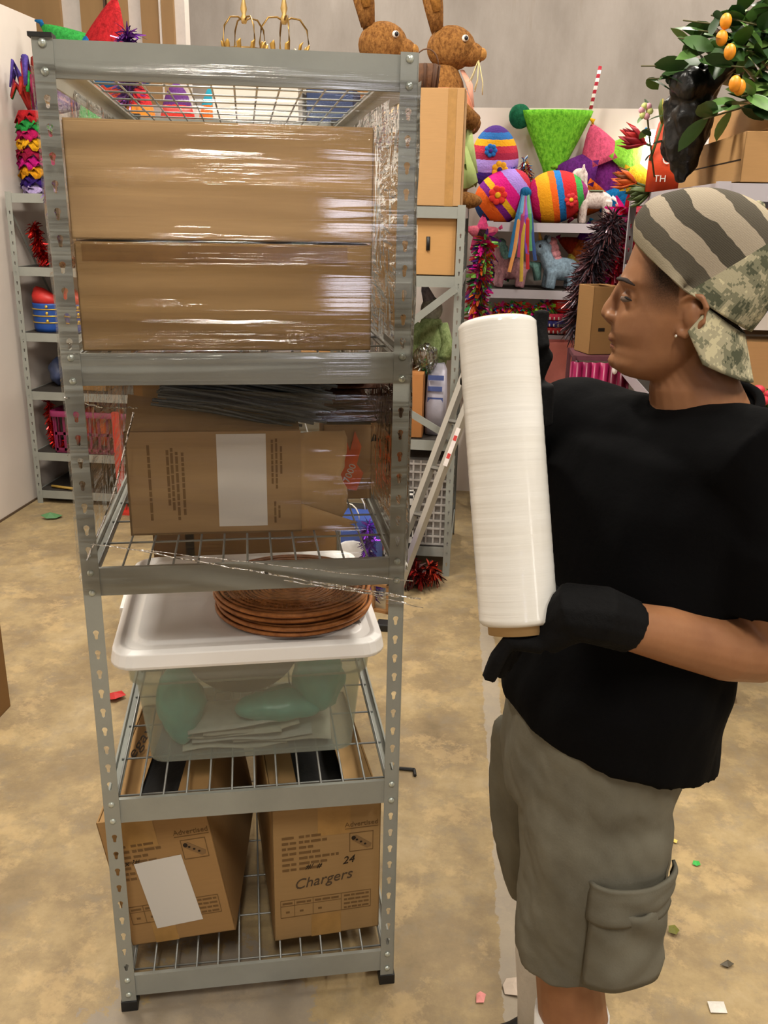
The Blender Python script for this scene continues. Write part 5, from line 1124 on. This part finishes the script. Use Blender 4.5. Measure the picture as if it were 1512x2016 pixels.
tinsel('tinsel_garland', 'thin silver tinsel strand hanging below the grey garland', 'tinsel', [(.43, 4.39, 1.13), (.44, 4.36, .90), (.43, 4.36, .70), (.43, 4.36, .5)], .03, ['#8a8688', '#5a5054'], 500, 36, ln=.04, metal=.9)
tinsel('foil_spray', 'shiny red and pink foil spray hanging behind the cap', 'tinsel', [(.62, 4.50, 1.62), (.61, 4.50, 1.45), (.58, 4.50, 1.30)], .08, ['#c8243a', '#d81a86', '#a01a2a', '#e07a8a'], 700, 37, ln=.07, width=.012, metal=.3)
cs_ = thing('shelf_stand', 'low shelf stand under the carton beside the man\'s face', 'stand', (.49, 4.12, 0)); B().span((-.10, -.12, 0), (.10, .12, .02)).obj('board', mat('#6a3a44', .7), cs_); B().span((-.10, -.12, 1.0), (.10, .12, 1.02)).obj('board', mat('#6a3a44', .7), cs_)
for sx in (-1, 1):
    for sy in (-1, 1): B().span((sx*.1-.008, sy*.12-.008, 0), (sx*.1+.008, sy*.12+.008, 1.02)).obj('leg', mat('#5a3038', .6), cs_)
fc = carton('carton', 'brown carton with torn top beside the man\'s face', (.49, 4.12, 1.022), .35, (.13, .15, .29), '#9a7448', top='open'); B().span((-.03, -.0760, .10), (.0, -.0752, .115)).obj('black_mark', M['ink'], fc)
for k, (x, c) in enumerate(((.42, '#8a1a4a'), (.50, '#a8245a'), (.58, '#6a1230'))):
    B_ = B().grid(lambda u, v: Vector((x-.045+.09*u, 3.95+.012*math.sin(u*14+k), .12+.88*v)), 14, 4).obj('satin_cloth', mat(c, .35, 0, .2, 8), None, True, solid=.004); tag(B_, ('dark magenta', 'bright magenta', 'wine red')[k]+' satin cloth hanging below the carton by the man', 'cloth')
for k in range(5): tag(B().ell((.555+.006*(k % 2), 3.90, 1.16-k*.045), (.012, .01, .02), 8, 6).obj('string_bead', mat(('#e8e0dc', '#d0452a')[k % 2], .3), None, True), 'bead %s on the string hanging before the carton' % ('at the top of', 'second from the top', 'in the middle', 'second from the bottom', 'at the bottom')[k], 'bead')

# ================================================================== BACKGROUND: RIGHT RACK
RZ = 1.688
bx_ = carton('carton', 'long cardboard carton on the right rack below the orange tree', (.86, 3.03, RZ), 0, (.43, .84, .125), '#b28a5a', top='open')
carton('carton', 'second cardboard carton stacked beneath the leaves at the right edge', (.90, 3.05, RZ+.135), 0, (.36, .70, .10), '#b58c5c', top='open', tape=False)
B().span((-.2155, -.40, .055), (-.2145, .25, .059)).obj('black_line', M['ink'], bx_)
# black plastic bag slumped over the carton edge
b = B(); b.ell((.565, 3.0, 1.87), (.07, .12, .13), 24, 16); b.ell((.545, 2.93, 1.96), (.05, .09, .05), 18, 12); b.tube([(.56, 2.96, 1.85), (.555, 2.95, 1.75), (.555, 2.95, 1.695)], [.06, .04, .015], 14); b.tube([(.58, 2.95, 1.96), (.64, 2.9, 2.0), (.70, 2.86, 2.02)], [.05, .035, .02], 12)
me = remesh(b, .009, 2, .5, lambda p, n: p+n*(.016*nz(p, 16, 3)+.008*nz(p, 40, 5))); me.materials.clear(); me.materials.append(mat('#0a0a0b', .35, 0, .3, 20, .5, 40)); o = bpy.data.objects.new('black_bag', me); COL.objects.link(o); tag(o, 'black plastic bag slumped over the carton under the orange tree', 'bag')
# orange bag with white letters
og = thing('tote_bag', 'orange carrier bag with white letters on the right rack', 'bag', (.66, 3.72, RZ), -.15)
B().rings([rrect(.17, .12, .02, 0), rrect(.165, .11, .02, .12), rrect(.12, .07, .015, .24), rrect(.09, .03, .01, .27)]).obj('bag_body', mat('#d2451f', .5, 0, .15, 12, .4, 16), og, True)
text_mesh('TH', .034, M['label'], og, (-.035, -.0625, .045), (PI/2, 0, 0), 'printed_letters'); text_mesh('C', .06, M['label'], og, (-.02, -.0605, .115), (PI/2-.05, 0, 0), 'printed_letters', sx=.7); text_mesh('S', .05, M['label'], og, (-.01, -.052, .175), (PI/2-.35, 0, 0), 'printed_letters')
def protea(label, x, y, z, c, cc, s, up):
    t = thing('artificial_flower', label, 'flower', (x, y, z)); U = Vector(up).normalized(); A = U.orthogonal().normalized(); B2 = U.cross(A)
    B().tube([-U*.16*s, Vector((0, 0, 0))], .005, 6).obj('stem', mat('#4a5a2a', .7), t, True)
    for k in range(14):
        a = 2.4*k; d = (A*math.cos(a)+B2*math.sin(a)); r = .3+.7*k/14
        pts = [Vector((0, 0, 0)), U*.03*s+d*.025*s*r, U*.065*s+d*.05*s*r, U*.10*s+d*.06*s*r]; B().tube(pts, [.006*s, .014*s, .013*s, .001], 6, .35, up=d).obj('petal', mat(c if k % 3 else cc, .6), t, True)
    return t
protea('dark red spiky artificial flower beside the black bag', .565, 3.75, 1.86, '#8a1626', '#b82a2a', 1.0, (-.8, -.2, .3)); protea('yellow-green artificial pincushion flower above the orange bag', .60, 3.65, 1.92, '#a8983a', '#5a6a2a', .8, (.2, -.2, 1)); protea('orange spiky artificial flower leaning left of the orange bag', .545, 3.75, 1.72, '#c85a1e', '#6a3a1a', .9, (-.9, -.2, .25)); protea('green leafy artificial sprig below the orange flower', .60, 3.72, 1.69, '#4a5a2a', '#3a4a1e', .9, (-.9, -.1, -.2))
# artificial orange tree
def leaf_mesh(L_, W_):
    b = B(); n = 5
    for i in range(n+1):
        u = i/n; w_ = W_*math.sin(PI*min(1, u*.9+.06))**.8*(1 if i < n else 0); z = -.15*L_*u*u
        b.v += [Vector((-w_, u*L_, z+.12*w_)), Vector((0, u*L_, z)), Vector((w_, u*L_, z+.12*w_))]
    for i in range(n):
        for j in (0, 1): b.f.append((i*3+j, i*3+j+1, i*3+j+4, i*3+j+3)); b.mi.append(0)
    return b
def leafmat(h):
    t = NT('leaf_'+h[1:]); c = lin(h); n = t.noise(t.coord(), 25, 3); t.col(t.ramp(n, [(.3, tuple(x*.7 for x in c[:3])+(1,)), (.7, c)])); t.set(.4, 0, .4); return t.m
LMs = [leaf_mesh(.07, .017).mesh('leaf', leafmat(h), True) for h in ('#3d5f2c', '#587f3a', '#2c4a26', '#7a9a50')]
tree = thing('orange_tree', 'artificial orange tree with small oranges over the right rack', 'artificial tree', (.92, 2.95, 1.80))
q = random.Random(11); trunk = Vector((.92, 2.95, 1.80))
B().tube([(0, 0, 0), (-.02, 0, .25), (0, 0, .6)], [.016, .013, .008], 8).obj('trunk', mat('#5a4a30', .8), tree, True)
tw = [((1345, 40), 2.85), ((1335, 75), 2.8), ((1375, 60), 2.85), ((1400, 30), 2.8), ((1420, 85), 2.75), ((1450, 40), 2.8), ((1470, 100), 2.75), ((1500, 60), 2.8), ((1440, 130), 2.7), ((1480, 150), 2.7), ((1510, 120), 2.75), ((1500, 10), 2.85), ((1460, 190), 2.65), ((1420, 210), 2.65), ((1385, 235), 2.62), ((1490, 195), 2.68), ((1395, 95), 2.8), ((1430, 20), 2.9), ((1262, 130), 2.95), ((1275, 155), 2.95), ((1300, 150), 2.95), ((1512, 170), 2.7), ((1540, 60), 2.8), ((1550, 130), 2.75), ((1360, 90), 2.85), ((1465, 60), 2.85), ((1535, -20), 2.85), ((1470, -15), 2.9)]
nleaf = 0
for (px_, py_), Y in tw:
    e = at(px_, py_, Y)-trunk; s = Vector((-.01, 0, min(.5, max(.1, e.z*.7)))); mid = s.lerp(e, .55)+Vector((0, 0, .03)); B().tube([s, mid, e], [.005, .0035, .002], 5).obj('branch', mat('#55502f', .8), tree, True)
    for k in range(9):
        if nleaf >= 290: break
        u = q.uniform(.35, 1.05); p = s.lerp(mid, min(1, u*1.6)) if u < .62 else mid.lerp(e, min(1, (u-.62)/.38))
        o = link_mesh('leaf', LMs[q.choice((0, 0, 1, 1, 2, 2, 3))], tree, p, (q.uniform(-.8, .8), q.uniform(-.9, .9), q.uniform(0, 6.28)), (q.uniform(1.0, 1.6),)*3); nleaf += 1
for (px_, py_), Y in (((1429, 42), 2.72), ((1421, 75), 2.72), ((1437, 102), 2.68), ((1447, 165), 2.58), ((1456, 172), 2.6)):
    p = at(px_, py_, Y)-trunk; B().ell(p, (.0155, .0155, .020), 12, 8).obj('orange', mat('#e8921c', .45), tree, True)
def sprig(label, px_, py_, Y, c):
    p = at(px_, py_, Y); t = thing('leaf_sprig', label, 'sprig', (p.x, p.y, p.z)); B().tube([(0, 0, 0), (.03, .05, -.10), (.06, .08, -.2)], .003, 5).obj('stem', mat('#55502f', .8), t, True)
    for k in range(7): link_mesh('leaf', LMs[k % 4], t, Vector((0, 0, 0)).lerp(Vector((.05, .07, -.15)), k/7), (q.uniform(-.6, .6), q.uniform(-.6, .6), 2.2*k), (.7,)*3)
    return t
t = sprig('pale green and pink blossom sprig left of the black bag', 1272, 205, 3.0, 0)
for k in range(6): B().ell((.012*math.cos(k), -.01, .015*math.sin(k)-.02), (.010, .008, .010), 8, 6).obj('blossom', mat(('#d8e08a', '#e8a8b8')[k % 2], .5), t, True)
# shelf goods at the right edge
carton('carton', 'tan carton on the middle shelf at the right edge behind the cap bill', (.83, 2.78, 1.402), 0, (.28, .3, .22), '#b58c5c'); 
carton('carton', 'tan carton low on the right rack behind the man\'s neck', (.80, 2.80, 1.002), 0, (.30, .3, .265), '#b98e5e')
for k in range(3): tag(B().lathe([(.001, 0), (.03, 0), (.034, .05), (.034, .10), (.02, .115), (.02, .13), (.001, .13)], 14).obj('glass_jar', mat(('#b8b4c0', '#7a7684', '#c8c4cc')[k], .15), None, True, loc=(.66+.085*k, 2.63, 1.402)), ('pale', 'dark grey', 'milky white')[k]+' glass jar on the right rack behind the cap', 'jar')
gpots = thing('flower_pot', 'potted red and pink flowers with green leaves at the right edge', 'plant', (.80, 2.56, .98)); B().lathe([(.001, 0), (.035, 0), (.05, .09), (.046, .09), (.03, .01)], 14).obj('pot', mat('#d8d4d0', .6), gpots, True, loc=(0, 0, 0))
B().span((-.07, -.05, -.02), (.07, .06, 0)).obj('tray', mat('#8a8682', .6), gpots)
for k in range(26): link_mesh('leaf', LMs[k % 4], gpots, (q.uniform(-.05, .05), q.uniform(-.03, .03), .09+q.uniform(0, .05)), (q.uniform(.2, 1.2), q.uniform(-.8, .8), q.uniform(0, 6.28)), (.7,)*3)
for k in range(7): B().ell((q.uniform(-.07, .05), q.uniform(-.05, .0), .15+q.uniform(-.01, .04)), (.018, .016, .014), 8, 6).obj('bloom', mat(('#c02a3a', '#d8748a')[k % 2], .6), gpots, True)
# bare bulb work light behind the pinatas
wl = thing('work_light', 'small bright work light on the wall behind the star pinata', 'light', (.80, 5.20, 1.95)); e_ = NT('bulb_glow'); e_.p.inputs['Emission Color'].default_value = (1, .86, .9, 1); e_.p.inputs['Emission Strength'].default_value = 10
B().ell((0, -.06, 0), (.035, .035, .045), 12, 8).obj('bulb', e_.m, wl, True); B().lathe([(.001, -.0), (.03, 0), (.025, .04), (.001, .04)], 12).obj('socket', mat('#d8d4d0', .5), wl, True, loc=(0, -.06, .035)); B().span((-.03, -.05, .03), (.03, .048, .07)).obj('bracket', mat('#b8b4b0', .5), wl)
l = bpy.data.lights.new('work_lamp', 'POINT'); l.energy = 4; l.color = (1, .84, .9); l.shadow_soft_size = .05; lo_ = bpy.data.objects.new('work_lamp', l); COL.objects.link(lo_); lo_.location = (.80, 5.08, 1.93)

# ================================================================== LEFT EDGE BOX AND FLOOR LITTER
a = atz(0, 1430, 0); c_ = atz(30, 1388, 0)
bigc = carton('carton', 'tall cardboard carton standing at the left edge of the floor', (-1.50-.29, 2.25, 0), .02, (.56, .5, .62), '#8c6a40', tape=False)
B().span((.2802, .215, .40), (.286, .235, .415)).obj('staple', M['alu'], bigc)
def bit(name, label, cat, px_, py_, c, pts, rz=0, h=.004, bend=.01):
    p = atz(px_, py_, 0); b = B(); n = len(pts)
    b.add([Vector((x, y, .001+bend*abs(nz((x*30, y*30, 0), 1, 3)))) for x, y in pts]+[Vector((0, 0, .003+bend*.7))], [(i, (i+1) % n, n) for i in range(n)])
    o = b.obj(name, mat(c, .6), None, False, solid=.0012, loc=(p.x, p.y, .001), rot=(0, 0, rz)); return tag(o, label, cat)
bit('fallen_leaf', 'fallen green leaf on the floor near the left wall', 'leaf', 100, 1022, '#4a7a4a', [(-.05, 0), (-.02, -.02), (.03, -.02), (.06, .01), (.04, .05), (-.01, .03)], .3, bend=.05)
bit('paper_scrap', 'bright red paper scrap on the floor left of the bin', 'scrap', 225, 1376, '#b8201e', [(-.035, -.02), (.01, -.028), (.04, .0), (.02, .03), (-.03, .02)], .2, bend=.03)
bit('paper_scrap', 'red paper scrap on the floor behind the man', 'scrap', 1437, 1380, '#c0302e', [(-.035, .0), (0, -.02), (.035, .01), (.01, .012), (-.01, .03)], .5, bend=.03)
bit('paper_scrap', 'small yellow paper strip on the floor right of the shorts', 'scrap', 1322, 1657, '#d8c060', [(-.014, -.006), (.014, -.004), (.014, .006), (-.014, .005)], -.5)
bit('paper_scrap', 'tiny green paper ring on the floor right of the pocket', 'scrap', 1370, 1703, '#3aae4a', [(-.010, -.004), (.0, -.008), (.011, -.002), (.008, .007), (-.006, .007)])
bit('dry_leaf', 'small olive dry leaf on the floor right of the shorts hem', 'leaf', 1325, 1838, '#6a6a2a', [(-.012, -.006), (.004, -.012), (.014, .002), (.004, .012), (-.01, .008)], bend=.02)
bit('paper_tag', 'white price tag lying on the floor at the lower right', 'tag', 1410, 1986, '#d0ccc4', [(-.018, -.012), (.018, -.014), (.02, .010), (-.014, .014)], .2)
bit('paper_scrap', 'pink paper scrap on the floor near the rack foot', 'scrap', 945, 1968, '#d88a86', [(-.008, -.012), (.008, -.010), (.012, .008), (0, .014), (-.008, .006)], bend=.01)
bit('paper_scrap', 'pale paper oval on the floor beside the man\'s leg', 'scrap', 1008, 1946, '#c8b8a8', [(-.016, -.02), (.012, -.024), (.02, 0), (.012, .026), (-.012, .022), (-.02, 0)])
bit('leaf_crumb', 'dark crumb of debris on the floor right of the leg', 'debris', 1430, 1900, '#4a4232', [(-.016, -.006), (.0, -.012), (.016, .0), (.004, .008)])
o = B().tube([(0, 0, .006), (.045, .0, .006), (.045, .0, .006), (.05, -.03, .006)], .005, 6).obj('black_hook', M['blackp'], None); o.location = atz(786, 1516, 0); tag(o, 'black bent plastic hook on the floor right of the rack', 'hook')
o = B().span((-.03, -.03, 0), (.03, .03, .03)).obj('black_block', M['blackp'], None, bevel=.005); p = atz(757, 1238, 0); o.location = p; tag(o, 'black plastic block on the floor behind the rack post', 'block')
